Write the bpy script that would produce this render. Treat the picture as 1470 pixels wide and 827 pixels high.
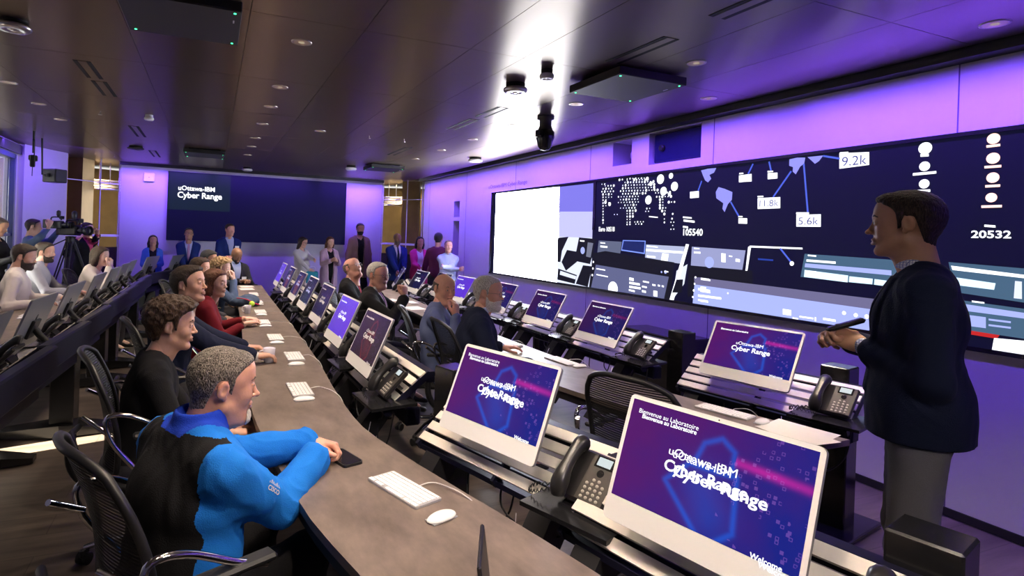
import bpy, bmesh, math, random
import numpy as np
from mathutils import Vector, Matrix, Euler
for _o in list(bpy.data.objects): bpy.data.objects.remove(_o)
random.seed(7)
PI = math.pi
scene = bpy.context.scene
COL = scene.collection
# ------------------------------------------------------------------ helpers
def new_mesh(name, V, F, mats, mi=None, smooth=True):
    me = bpy.data.meshes.new(name)
    if isinstance(F, np.ndarray) and F.ndim == 2:
        nf, k = F.shape
        me.vertices.add(len(V)); me.vertices.foreach_set('co', np.asarray(V, np.float32).ravel())
        me.loops.add(nf*k); me.loops.foreach_set('vertex_index', F.astype(np.int32).ravel())
        me.polygons.add(nf); me.polygons.foreach_set('loop_start', np.arange(0, nf*k, k, dtype=np.int32))
        me.update(calc_edges=True)
    else:
        me.from_pydata([tuple(v) for v in V], [], [tuple(int(i) for i in f) for f in F])
    for m in (mats if isinstance(mats, (list, tuple)) else [mats]): me.materials.append(m)
    if mi is not None: me.polygons.foreach_set('material_index', np.asarray(mi, np.int32))
    if isinstance(smooth, (list, np.ndarray)): me.polygons.foreach_set('use_smooth', np.asarray(smooth, bool))
    else: me.polygons.foreach_set('use_smooth', np.full(len(me.polygons), smooth, bool))
    me.update()
    return me
def link(name, data, parent=None):
    o = bpy.data.objects.new(name, data); COL.objects.link(o)
    if parent is not None: o.parent = parent
    return o
def meshobj(name, V, F, mats, parent=None, mi=None, smooth=True):
    return link(name, new_mesh(name, V, F, mats, mi, smooth), parent)
def joinvf(lst):
    V, F, n = [], [], 0
    for v, f in lst:
        V.append(v); F.append(np.asarray(f)+n); n += len(v)
    return np.concatenate(V), np.concatenate(F)
def meshobj_multi(name, lst, mats, parent):
    V, F = joinvf([(v, f) for v, f, m in lst]); mi = np.concatenate([np.full(len(f), m) for v, f, m in lst])
    return meshobj(name, V, F, mats, parent, mi)
def uvsphere(r, nu=16, nv=10, c=(0, 0, 0)):
    V = []; F = []
    for j in range(nv+1):
        a = PI*j/nv
        for i in range(nu):
            b = 2*PI*i/nu; V.append((c[0]+r*math.sin(a)*math.cos(b), c[1]+r*math.sin(a)*math.sin(b), c[2]+r*math.cos(a)))
    for j in range(nv):
        for i in range(nu):
            F.append((j*nu+i, (j+1)*nu+i, (j+1)*nu+(i+1) % nu, j*nu+(i+1) % nu))
    return np.array(V), np.array(F)
def thing(name, label, cat, loc=(0, 0, 0), rz=0, group=None):
    o = bpy.data.objects.new(name, None); COL.objects.link(o)
    o.location = loc; o.rotation_euler = (0, 0, rz); o.empty_display_size = .1
    o['label'] = label; o['category'] = cat
    if group: o['group'] = group
    return o
def tag(o, label, cat, group=None, kind=None):
    o['label'] = label; o['category'] = cat
    if group: o['group'] = group
    if kind: o['kind'] = kind
    return o
def dup(root, loc, rz, label=None, group=None, scale=None):
    r = root.copy(); COL.objects.link(r); r.location = loc; r.rotation_euler = (0, 0, rz)
    if label: r['label'] = label
    if group: r['group'] = group
    if scale: r.scale = scale
    def rec(a, b):
        for ch in list(a.children):
            c = ch.copy(); COL.objects.link(c); c.parent = b; rec(ch, c)
    rec(root, r)
    return r
class MB:
    """collects boxes, tubes, lathes and prisms into one mesh"""
    def __init__(s): s.V = []; s.F = []; s.mi = []; s.sm = []; s.M = Matrix.Identity(4)
    def at(s, M): s.M = M; return s
    def add(s, V, F, mi=0, sm=False):
        n = len(s.V); s.V += [tuple(s.M @ Vector(v)) for v in V]
        s.F += [tuple(i+n for i in f) for f in F]; s.mi += [mi]*len(F); s.sm += [sm]*len(F); return s
    def box(s, c, d, mi=0, M=None, bev=0.):
        x, y, z = d[0]/2, d[1]/2, d[2]/2
        if bev <= 0:
            V = [(sx*x, sy*y, sz*z) for sx in (-1, 1) for sy in (-1, 1) for sz in (-1, 1)]
            F = [(0,1,3,2),(4,6,7,5),(0,4,5,1),(2,3,7,6),(0,2,6,4),(1,5,7,3)]
        else:
            b = min(bev, x*.95, y*.95, z*.95); V = []; F = []
            for sx in (-1, 1):
                for sy in (-1, 1):
                    for sz in (-1, 1):
                        V += [(sx*x, sy*(y-b), sz*(z-b)), (sx*(x-b), sy*y, sz*(z-b)), (sx*(x-b), sy*(y-b), sz*z)]
            def I(sx, sy, sz, k): return ((sx > 0)*4+(sy > 0)*2+(sz > 0))*3+k
            for k, (a1, a2) in enumerate(((1, 2), (0, 2), (0, 1))):
                for sg in (-1, 1):
                    q = []
                    for u, v in ((-1,-1),(1,-1),(1,1),(-1,1)):
                        t = [0, 0, 0]; t[k] = sg; t[a1] = u; t[a2] = v; q.append(I(*t, k))
                    F.append(tuple(q if (sg > 0) != (k == 1) else q[::-1]))
            for k in range(3):      # the edges along axis k
                a1, a2 = [i for i in range(3) if i != k]
                for u in (-1, 1):
                    for v in (-1, 1):
                        t0 = [0]*3; t1 = [0]*3; t0[k] = -1; t1[k] = 1; t0[a1] = t1[a1] = u; t0[a2] = t1[a2] = v
                        q = (I(*t0, a1), I(*t1, a1), I(*t1, a2), I(*t0, a2))
                        F.append(q if (u*v > 0) != (k == 1) else q[::-1])
            for sx in (-1, 1):
                for sy in (-1, 1):
                    for sz in (-1, 1):
                        q = (I(sx,sy,sz,0), I(sx,sy,sz,1), I(sx,sy,sz,2)); F.append(q if sx*sy*sz > 0 else q[::-1])
        if M is not None: V = [tuple(M @ Vector(v)) for v in V]
        V = [(v[0]+c[0], v[1]+c[1], v[2]+c[2]) for v in V]
        return s.add(V, F, mi)
    def tube(s, pts, r, mi=0, n=8, closed=False, cap=True, flat=1.):
        P = [Vector(p) for p in pts]; V = []; F = []; m = len(P)
        rr = r if isinstance(r, (list, tuple)) else [r]*m
        up = None
        for i, p in enumerate(P):
            a = P[(i-1) % m] if (closed or i > 0) else p; b = P[(i+1) % m] if (closed or i < m-1) else p
            t = (b-a).normalized()
            if up is None: up = Vector((0,0,1)) if abs(t.z) < .9 else Vector((1,0,0))
            x = t.cross(up).normalized(); y = x.cross(t).normalized(); up = y
            for k in range(n):
                an = 2*PI*k/n; V.append(tuple(p+x*math.cos(an)*rr[i]+y*math.sin(an)*rr[i]*flat))
        for i in range(m if closed else m-1):
            j = (i+1) % m
            for k in range(n): F.append((i*n+k, i*n+(k+1) % n, j*n+(k+1) % n, j*n+k))
        s.add(V, F, mi, True)
        if cap and not closed: s.add(V[:n], [tuple(range(n))[::-1]], mi); s.add(V[-n:], [tuple(range(n))], mi)
        return s
    def lathe(s, prof, c=(0,0,0), mi=0, n=24, sm=True, cap=True):
        V = []; F = []
        for r, z in prof:
            for k in range(n): V.append((c[0]+r*math.cos(2*PI*k/n), c[1]+r*math.sin(2*PI*k/n), c[2]+z))
        for i in range(len(prof)-1):
            for k in range(n): F.append((i*n+k, i*n+(k+1) % n, (i+1)*n+(k+1) % n, (i+1)*n+k))
        s.add(V, F, mi, sm)
        if cap:
            s.add(V[:n], [tuple(range(n))[::-1]], mi); s.add(V[-n:], [tuple(range(n))], mi)
        return s
    def prism(s, poly, z0, z1, mi=0, M=None):
        n = len(poly); a = sum(poly[i][0]*poly[(i+1) % n][1]-poly[(i+1) % n][0]*poly[i][1] for i in range(n))
        if a < 0: poly = poly[::-1]
        V = [(x, y, z0) for x, y in poly]+[(x, y, z1) for x, y in poly]
        F = [tuple(range(n))[::-1], tuple(range(n, 2*n))]+[(i, (i+1) % n, n+(i+1) % n, n+i) for i in range(n)]
        if M is not None: V = [tuple(M @ Vector(v)) for v in V]
        return s.add(V, F, mi)
    def build(s, name, mats, parent=None):
        return link(name, new_mesh(name, s.V, s.F, mats, s.mi, s.sm), parent)
def rrect(w, h, r, n=5):
    out = []
    for cx, cy, a0 in ((w/2-r, h/2-r, 0), (-w/2+r, h/2-r, 90), (-w/2+r, -h/2+r, 180), (w/2-r, -h/2+r, 270)):
        for i in range(n+1):
            a = math.radians(a0+90*i/n); out.append((cx+r*math.cos(a), cy+r*math.sin(a)))
    return out
def struct(o):
    o['kind'] = 'structure'; return o
def smoothpath(pts, n=6, closed=False):
    P = [Vector(p) for p in pts]; out = []; m = len(P)
    for i in range(m if closed else m-1):
        p0 = P[(i-1) % m] if closed or i > 0 else P[0]; p1 = P[i]; p2 = P[(i+1) % m]; p3 = P[(i+2) % m] if closed or i+2 < m else P[-1]
        for k in range(n):
            t = k/n; out.append(.5*((2*p1)+(-p0+p2)*t+(2*p0-5*p1+4*p2-p3)*t*t+(-p0+3*p1-3*p2+p3)*t**3))
    if not closed: out.append(P[-1])
    return out
# ------------------------------------------------------------------ materials
M = {}
def mat(name, col, rough=.6, metal=0., emit=None, es=1., bump=None, spec=None, alpha=None, trans=None, coat=None):
    m = bpy.data.materials.new(name); m.use_nodes = True; nt = m.node_tree; b = nt.nodes['Principled BSDF']
    b.inputs['Base Color'].default_value = (*col, 1); b.inputs['Roughness'].default_value = rough; b.inputs['Metallic'].default_value = metal
    if spec is not None: b.inputs['Specular IOR Level'].default_value = spec
    if emit: b.inputs['Emission Color'].default_value = (*emit, 1); b.inputs['Emission Strength'].default_value = es
    if trans: b.inputs['Transmission Weight'].default_value = trans
    if coat: b.inputs['Coat Weight'].default_value = coat
    if bump:
        sc, st, var = bump[:3]
        tc = nt.nodes.new('ShaderNodeTexCoord'); mp = nt.nodes.new('ShaderNodeMapping'); nz = nt.nodes.new('ShaderNodeTexNoise')
        nz.inputs['Scale'].default_value = sc; nz.inputs['Detail'].default_value = 4
        if len(bump) > 3: mp.inputs['Scale'].default_value = bump[3]
        nt.links.new(tc.outputs['Object'], mp.inputs[0]); nt.links.new(mp.outputs[0], nz.inputs['Vector'])
        bp = nt.nodes.new('ShaderNodeBump'); bp.inputs['Strength'].default_value = st; bp.inputs['Distance'].default_value = .01
        nt.links.new(nz.outputs[0], bp.inputs['Height']); nt.links.new(bp.outputs[0], b.inputs['Normal'])
        if var:
            mx = nt.nodes.new('ShaderNodeMix'); mx.data_type = 'RGBA'
            mx.inputs['A'].default_value = (*[c*(1-var) for c in col], 1); mx.inputs['B'].default_value = (*[min(1, c*(1+var)) for c in col], 1)
            nt.links.new(nz.outputs[0], mx.inputs['Factor']); nt.links.new(mx.outputs['Result'], b.inputs['Base Color'])
    M[name] = m; return m
def cloth(name, col, rough=.9): return mat(name, col, rough, bump=(260, .25, .12), spec=.25)
def skin(name, col):
    m = mat(name, col, .48, bump=(55, .12, .10), spec=.4); b = m.node_tree.nodes['Principled BSDF']
    b.inputs['Subsurface Weight'].default_value = .12; b.inputs['Subsurface Radius'].default_value = (.012, .005, .003); b.inputs['Subsurface Scale'].default_value = 1.
    return m
def hairmat(name, col, c2=None, sc=(3, 3, .6), rough=.55):
    m = mat(name, col, rough, bump=(90, .7, .0, sc), spec=.4)
    nt = m.node_tree; b = nt.nodes['Principled BSDF']; nz = [n for n in nt.nodes if n.type == 'TEX_NOISE'][0]
    rp = nt.nodes.new('ShaderNodeValToRGB'); rp.color_ramp.elements[0].position = .42; rp.color_ramp.elements[1].position = .60
    rp.color_ramp.elements[0].color = (*col, 1); rp.color_ramp.elements[1].color = (*(c2 or [min(1, c*1.9) for c in col]), 1)
    nt.links.new(nz.outputs[0], rp.inputs[0]); nt.links.new(rp.outputs[0], b.inputs['Base Color'])
    return m
mat('eye_white', (.62,.60,.58), .25); mat('iris', (.03,.02,.015), .15)
mat('shoe', (.012,.011,.012), .35)
skin('skin_light', (.62,.36,.27)); skin('skin_pink', (.66,.34,.25)); skin('skin_tan', (.45,.24,.15)); skin('skin_brown', (.24,.12,.07)); skin('skin_pale', (.70,.45,.36))
hairmat('hair_black', (.010,.008,.008)); hairmat('hair_dark', (.014,.009,.006), (.05,.028,.018)); hairmat('hair_brown', (.022,.011,.006), (.075,.038,.018))
hairmat('hair_auburn', (.05,.016,.008), (.17,.06,.025)); hairmat('hair_blond', (.28,.17,.07), (.62,.42,.2)); hairmat('hair_grey', (.045,.036,.030), (.30,.26,.22), (3.5,3.5,1.6))
hairmat('hair_silver', (.30,.28,.26), (.68,.64,.6)); hairmat('beard_white', (.55,.5,.46), (.8,.76,.7)); hairmat('hair_buzz', (.10,.075,.06), (.2,.15,.12)); hairmat('hair_pepper', (.04,.03,.025), (.30,.22,.15), (2,2,2))
mat('lip', (.40,.19,.15), .45); mat('frame_dark', (.02,.015,.012), .3); mat('frame_metal', (.5,.5,.5), .25, .9); mat('paper_badge', (.75,.75,.78), .5)
# ------------------------------------------------------------------ camera, world, lights, exposure
YAW, ROLL = math.radians(22.235), math.radians(2.0)
_f = Vector((math.sin(YAW), math.cos(YAW), 0)); _r = Vector((math.cos(YAW), -math.sin(YAW), 0)); _u = Vector((0, 0, 1))
_R = _r*math.cos(ROLL)+_u*math.sin(ROLL); _U = -_r*math.sin(ROLL)+_u*math.cos(ROLL)
cd = bpy.data.cameras.new('camera'); camo = link('camera', cd); scene.camera = camo
camo.matrix_world = Matrix(((_R.x, _U.x, -_f.x, 0), (_R.y, _U.y, -_f.y, 0), (_R.z, _U.z, -_f.z, 1.62), (0, 0, 0, 1)))
cd.sensor_width = 36; cd.lens = 820/1470*36; cd.shift_x = 95/1470; cd.shift_y = -73.5/1470; cd.clip_start = .05
scene.view_settings.view_transform = 'Standard'; scene.view_settings.look = 'None'; scene.view_settings.gamma = 1; scene.view_settings.exposure = 0.28
scene.view_settings.use_curve_mapping = False
world = bpy.data.worlds.new('world'); scene.world = world; world.use_nodes = True
bg = world.node_tree.nodes['Background']; bg.inputs[0].default_value = (1., .97, .92, 1); bg.inputs[1].default_value = 3.2
ZC = 2.86; XW = 4.26; YF = 12.70      # ceiling height, video wall, far wall
def light(kind, name, loc, tgt, e, col, **k):
    d = bpy.data.lights.new(name, kind); d.energy = e; d.color = col
    for a, b in k.items(): setattr(d, a, b)
    o = link(name, d); o.location = loc; o.rotation_euler = (Vector(tgt)-Vector(loc)).to_track_quat('-Z', 'Y').to_euler(); return o
sun = light('SUN', 'sun', (-10, 0, 5), (-10+.94, .27, 5-.42), 150, (1, .90, .68), angle=.004)
PURPLE = (.20, .075, 1.0)
# violet wall washers hidden in the slot between ceiling and walls
for y, ln in ((10.6, 2.0), (8.5, 2.0), (6.4, 2.0), (4.3, 2.0), (2.2, 2.0), (.2, 2.0)):
    light('AREA', 'wall_washer', (XW-.40, y, ZC-.03), (XW+.12, y, 1.75), 33, PURPLE, shape='RECTANGLE', size=ln, size_y=.06, spread=math.radians(115))
for x, ln, e in ((-.9, 1.6, 27), (1.0, 1.9, 30), (2.9, 1.4, 24)):
    light('AREA', 'wall_washer', (x, YF-.34, ZC-.03), (x, YF+.1, 1.75), e, PURPLE, shape='RECTANGLE', size=ln, size_y=.06, spread=math.radians(115))
light('AREA', 'wall_washer', (-2.2, 10.5, ZC-.05), (-2.75, 11.3, 1.2), 22, PURPLE, shape='RECTANGLE', size=1.6, size_y=.06)
# warm spots in the recessed downlights
WARM = (1., .80, .62)
DL = [(.50, y) for y in (-.4, .8, 1.8, 2.8, 3.83, 5.11, 5.96, 6.98, 8.1, 8.96, 10.0)]
DL += [(3.0, y) for y in (1.6, 2.96, 4.34, 5.50, 6.56, 7.62, 8.75)] + [(3.83, 1.73), (3.82, 3.62)]
DL += [(-1.72, y) for y in (5.2, 6.2, 7.15, 8.08)] + [(1.18, 7.06)]
E0 = {.50: 46, 3.0: 66, 3.83: 2, 3.82: 2, -1.72: 26, 1.18: 14}
for x, y in DL:
    light('SPOT', 'downlight_lamp', (x, y, ZC-.03), (x, y, 0), E0[x]*2.2, WARM, spot_size=math.radians(92 if x < 2 else 66), spot_blend=.7, shadow_soft_size=.05)
# soft key spots added for the front seats and nearest screens, without fixtures
light('SPOT', 'added_key_spot', (1.9, .2, ZC-.06), (.1, 2.3, .95), 110, (1, .86, .74), spot_size=math.radians(60), spot_blend=.9, shadow_soft_size=.10)
light('SPOT', 'added_key_spot', (1.2, -1.2, ZC-.06), (1.6, 1.9, .85), 210, (1, .88, .80), spot_size=math.radians(48), spot_blend=.9, shadow_soft_size=.15)
# ------------------------------------------------------------------ materials of the room
mat('floor_m', (.075,.060,.052), .42)
def floor_nodes(m, c1, c2, sc, planks=True):
    nt = m.node_tree; b = nt.nodes['Principled BSDF']; tc = nt.nodes.new('ShaderNodeTexCoord')
    mp = nt.nodes.new('ShaderNodeMapping'); mp.inputs['Scale'].default_value = sc; nt.links.new(tc.outputs['Object'], mp.inputs[0])
    n1 = nt.nodes.new('ShaderNodeTexNoise'); n1.inputs['Scale'].default_value = 1; n1.inputs['Detail'].default_value = 8; n1.inputs['Roughness'].default_value = .65; nt.links.new(mp.outputs[0], n1.inputs['Vector'])
    rp = nt.nodes.new('ShaderNodeValToRGB'); rp.color_ramp.elements[0].position = .32; rp.color_ramp.elements[1].position = .70
    rp.color_ramp.elements[0].color = (*c1, 1); rp.color_ramp.elements[1].color = (*c2, 1); nt.links.new(n1.outputs[0], rp.inputs[0])
    out = rp.outputs[0]
    if planks:
        br = nt.nodes.new('ShaderNodeTexBrick'); br.inputs['Scale'].default_value = 1; br.inputs['Brick Width'].default_value = 1.5; br.inputs['Row Height'].default_value = .22; br.inputs['Mortar Size'].default_value = .003
        br.inputs['Color1'].default_value = (1,1,1,1); br.inputs['Color2'].default_value = (.78,.78,.78,1); br.inputs['Mortar'].default_value = (.45,.45,.45,1)
        nt.links.new(tc.outputs['Object'], br.inputs['Vector'])
        mx = nt.nodes.new('ShaderNodeMix'); mx.data_type = 'RGBA'; mx.blend_type = 'MULTIPLY'; mx.inputs['Factor'].default_value = 1
        nt.links.new(out, mx.inputs['A']); nt.links.new(br.outputs[0], mx.inputs['B']); out = mx.outputs['Result']
    nt.links.new(out, b.inputs['Base Color'])
    bp = nt.nodes.new('ShaderNodeBump'); bp.inputs['Strength'].default_value = .15; bp.inputs['Distance'].default_value = .004; nt.links.new(n1.outputs[0], bp.inputs['Height']); nt.links.new(bp.outputs[0], b.inputs['Normal'])
floor_nodes(M['floor_m'], (.040,.031,.027), (.125,.098,.082), (1.2, 9, 1))
mat('desk_m', (.1,.08,.07), .42); floor_nodes(M['desk_m'], (.105,.080,.068), (.225,.175,.148), (9, 4, 4), False)
mat('wall_m', (.52,.50,.58), .55, bump=(14, .04, .03))
mat('trim_m', (.05,.05,.06), .35, .6); mat('black_m', (.010,.010,.012), .45); mat('gloss_black', (.012,.012,.014), .18)
mat('void_m', (.004,.004,.006), .8); mat('seam_m', (.10,.07,.16), .7)
mc = mat('ceiling_m', (.27,.22,.175), .2, .90)
mc.node_tree.nodes['Principled BSDF'].inputs['Anisotropic'].default_value = .92
_tv = mc.node_tree.nodes.new('ShaderNodeCombineXYZ'); _tv.inputs[1].default_value = 1.; mc.node_tree.links.new(_tv.outputs[0], mc.node_tree.nodes['Principled BSDF'].inputs['Tangent'])
b_ = mc.node_tree.nodes['Principled BSDF']
nt = mc.node_tree; tc_ = nt.nodes.new('ShaderNodeTexCoord'); mp_ = nt.nodes.new('ShaderNodeMapping'); mp_.inputs['Scale'].default_value = (1.2, 22, 1); nz_ = nt.nodes.new('ShaderNodeTexNoise'); nz_.inputs['Scale'].default_value = 3; nz_.inputs['Detail'].default_value = 5
nt.links.new(tc_.outputs['Object'], mp_.inputs[0]); nt.links.new(mp_.outputs[0], nz_.inputs['Vector'])
rr_ = nt.nodes.new('ShaderNodeMapRange'); rr_.inputs['To Min'].default_value = .315; rr_.inputs['To Max'].default_value = .335; nt.links.new(nz_.outputs[0], rr_.inputs['Value']); nt.links.new(rr_.outputs[0], b_.inputs['Roughness'])
mat('glass_dark', (.03,.025,.02), .06, trans=.0, spec=.8); mat('glass_m', (.8,.85,.9), .02, trans=1.)
mat('gold_lit_wall', (.20,.13,.045), .35, .6, bump=(4, .2, .3)); mat('grey_rail', (.52,.52,.58), .6); mat('steel', (.62,.60,.58), .28, 1.)  # corridor concrete: its yellow lamplight is put into the base colour
mat('chrome', (.80,.80,.82), .10, 1.); mat('white_frame', (.70,.70,.72), .5); mat('blue_frame', (.02,.03,.12), .4)
mat('outside_m', (.74,.72,.66), .9)
# ------------------------------------------------------------------ room shell
fl = MB().box((.5, 5.4, -.05), (12, 20, .1)).build('floor', M['floor_m']); struct(fl)
# ceiling: brushed metal panels with narrow joints
xs = [-3.4, -2.4, -1.60, -.53, .16, .82, 1.53, 1.93, 2.75, 3.35, 4.12]
ys = [-3.4]+[-2.45+1.47*i for i in range(12)]
c = MB()
for i in range(len(xs)-1):
    for j in range(len(ys)-1):
        x0, x1, y0, y1 = xs[i]+.0018, xs[i+1]-.0018, ys[j]+.0018, ys[j+1]-.0018
        c.box(((x0+x1)/2, (y0+y1)/2, ZC+.012), (x1-x0, y1-y0, .024))
c.box((.5, 5.4, ZC+.05), (12, 20, .02), 1)
struct(c.build('ceiling', [M['ceiling_m'], M['black_m']]))
def wall_with_holes(name, plane, a0, a1, z0, z1, holes, t, mats, side=1):
    """vertical wall; plane ('x', X) runs along Y, ('y', Y) along X; holes [(a0,a1,z0,z1)]"""
    A = sorted({a0, a1}|{h[0] for h in holes}|{h[1] for h in holes}); Z = sorted({z0, z1}|{h[2] for h in holes}|{h[3] for h in holes})
    w = MB()
    for i in range(len(A)-1):
        for j in range(len(Z)-1):
            ca, cz = (A[i]+A[i+1])/2, (Z[j]+Z[j+1])/2
            if any(h[0] < ca < h[1] and h[2] < cz < h[3] for h in holes): continue
            d = A[i+1]-A[i]; e = Z[j+1]-Z[j]
            if plane[0] == 'x': w.box((plane[1]+side*t/2, ca, cz), (t, d, e))
            else: w.box((ca, plane[1]+side*t/2, cz), (d, t, e))
    return struct(w.build(name, mats))
NICHE = [(5.08, 5.40, 2.50, 2.775), (4.11, 4.81, 2.456, 2.79), (9.78, 10.06, 2.0, 2.30), (9.78, 10.06, .35, 1.93)]
VW = (.15, 8.47, 1.045, 2.376)
wall_with_holes('wall_right', ('x', XW), -3.4, 11.75, 0, 2.80, NICHE+[VW], .30, M['wall_m'])
w = MB()
for h in NICHE: w.box((XW+.29, (h[0]+h[1])/2, (h[2]+h[3])/2), (.02, h[1]-h[0], h[3]-h[2]))
w.box((XW+.12, (VW[0]+VW[1])/2, (VW[2]+VW[3])/2), (.02, VW[1]-VW[0], VW[3]-VW[2]))
struct(w.build('trim_1', M['void_m']))
w = MB()                                     # joints of the wall boarding
for y in (11.4, 9.50, 7.68, 5.82, 3.96, 2.09, .22, -1.6):
    for z0, z1 in ((2.376, 2.80), (0.02, 1.045)) if VW[0] < y < VW[1] else ((.02, 2.80),): w.box((XW-.0005, y, (z0+z1)/2), (.002, .008, z1-z0))
struct(w.build('trim_2', M['seam_m']))
struct(MB().box((XW-.006, 4.2, .03), (.012, 15.1, .05)).build('baseboard_right', M['void_m']))
struct(MB().box((XW-.10, 4.2, ZC-.025), (.03, 15.2, .062)).box((XW+.1, 4.2, ZC+.0), (.4, 15.2, .11)).build('trim_3', M['trim_m']))
wall_with_holes('wall_far', ('y', YF), -1.68, 3.58, 0, ZC, [], .2, M['wall_m'])
struct(MB().box((.9, YF-.008, 1.24), (3.9, .012, .20)).build('trim_4', M['grey_rail']))
struct(MB().box((.95, YF-.045, ZC-.03), (5.3, .02, .06)).build('trim_5', M['trim_m']))
# openings beside the far wall: glazed corridor on either side
def quadwall(name, a, b, z0, z1, t, m):
    a = Vector((a[0], a[1], 0)); b = Vector((b[0], b[1], 0)); d = (b-a); L = d.length; an = math.atan2(d.y, d.x)
    mb = MB().at(Matrix.Translation((a+b)/2) @ Matrix.Rotation(an, 4, 'Z')); mb.box((0, 0, (z0+z1)/2), (L, t, z1-z0)); return struct(mb.build(name, m))
quadwall('wall_corridor', (3.3, 15.2), (6.2, 13.6), 0, ZC, .1, M['gold_lit_wall'])
quadwall('wall_corridor_left', (-3.9, 13.9), (-1.0, 15.4), 0, ZC, .1, M['gold_lit_wall'])
quadwall('wall_corridor_end', (5.6, 11.6), (6.2, 13.9), 0, ZC, .1, M['wall_m'])
quadwall('wall_column', (4.05, 12.62), (4.40, 12.42), 0, ZC, .16, M['gold_lit_wall'])
quadwall('wall_column_left', (-2.42, 12.5), (-2.30, 12.9), 0, ZC, .30, M['gold_lit_wall'])
quadwall('wall_left_end', (-2.86, 11.0), (-2.45, 11.88), 0, ZC, .12, M['wall_m'])
quadwall('wall_right_end', (4.56, 11.75), (5.8, 11.6), 0, ZC, .1, M['wall_m'])
quadwall('wall_left_return', (-2.45, 11.93), (-4.0, 13.9), 0, ZC, .1, M['gold_lit_wall'])
def glazing(name, a, b, z, m=None, dark=0):
    """a glass screen with posts and a rail"""
    a = Vector((*a, 0)); b = Vector((*b, 0)); d = b-a; L = d.length; an = math.atan2(d.y, d.x)
    MX = Matrix.Translation((a+b)/2) @ Matrix.Rotation(an, 4, 'Z')
    fr = MB().at(MX)
    fr.box((0, 0, z), (L, .05, .045)); fr.box((0, 0, 2.42), (L, .03, .015)); fr.box((-L/2+.01, 0, ZC/2), (.018, .03, ZC)); fr.box((L/2-.01, 0, ZC/2), (.018, .03, ZC)); fr.box((L*.12, 0, ZC/2), (.012, .02, ZC))
    o = struct(fr.build(name, M['white_frame']))
    struct(MB().at(MX).box((0, 0, .6), (L-.04, .012, 1.2)).build('window_3' if 'left' in name else 'window_4', M['glass_dark']))
    return o
glazing('trim_6', (3.60, 12.72), (4.26, 11.82), 1.42)
glazing('trim_7_left', (-2.44, 11.95), (-1.70, 12.74), 1.42)
# pipes and ducts above the glazed openings
for nm, pts in (('right', [(3.7,13.0,2.50),(4.1,12.9,2.50),(4.3,12.7,2.62),(4.35,12.6,2.84)]), ('left', [(-2.22,13.1,2.50),(-1.4,13.3,2.50)])):
    q = MB()
    for k in range(4): q.tube([(p[0], p[1]+k*.07, p[2]-.05*k) for p in pts], .018, n=8)
    for x in (pts[0][0]+.12, pts[0][0]+.3, pts[-2][0]): q.tube([(x, pts[0][1]-.02, 2.4), (x, pts[0][1]-.02, ZC-.004)], .010, n=6)
    q.box((sum(p[0] for p in pts)/len(pts), pts[0][1]+.1, 2.33), (abs(pts[-1][0]-pts[0][0]), .30, .03))
    tag(q.build('pipe_rack', M['steel']), 'steel conduit pipes hung above the glazed opening '+('right of the far screen' if nm == 'right' else 'left of the far screen'), 'pipes')
for x, y in ((4.15, 13.3), (-2.2, 13.4)):
    light('AREA', 'corridor_lamp', (x, y, ZC-.05), (x, y, 0), 30, (1, .78, .48), size=.5)
# left wall with its window, plus slits added to let sun stripes onto the floor
WL = -2.90
wall_with_holes('wall_left', ('x', WL), -3.4, 11.0, 0, ZC, [(7.4, 10.75, .05, 2.66), (4.22, 4.50, .12, 1.15), (7.06, 7.12, .12, 1.1)], .12, M['wall_m'], -1)
w = MB()
for y in (7.43, 9.1, 10.72): w.box((WL+.0, y, 1.35), (.10, .07, 2.62))
w.box((WL, 9.07, 2.63), (.10, 3.3, .07)); w.box((WL, 9.07, .09), (.10, 3.3, .07)); w.box((WL, 9.9, 1.42), (.06, 1.6, .04))
struct(w.build('window_frame_1', M['blue_frame']))
struct(MB().box((WL-.02, 9.07, 1.35), (.008, 3.2, 2.5)).build('window_1', M['glass_m']))
o = MB().box((-7.6, 6.5, 2.4), (.3, 16.5, 5.0)); 
o = MB().box((-7.6, 12.0, 3.2), (.3, 9.5, 6.6)); ob = o.build('outside_wall', M['outside_m']); tag(ob, 'pale building outside the window at the far left', 'building')
quadwall('wall_back', (-3.4, -3.2), (4.6, -3.2), 0, ZC, .1, M['wall_m'])
struct(MB().box((WL+.05, 9.9, ZC-.10), (.02, 2.2, .14)).build('trim_8', M['trim_m']))
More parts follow.
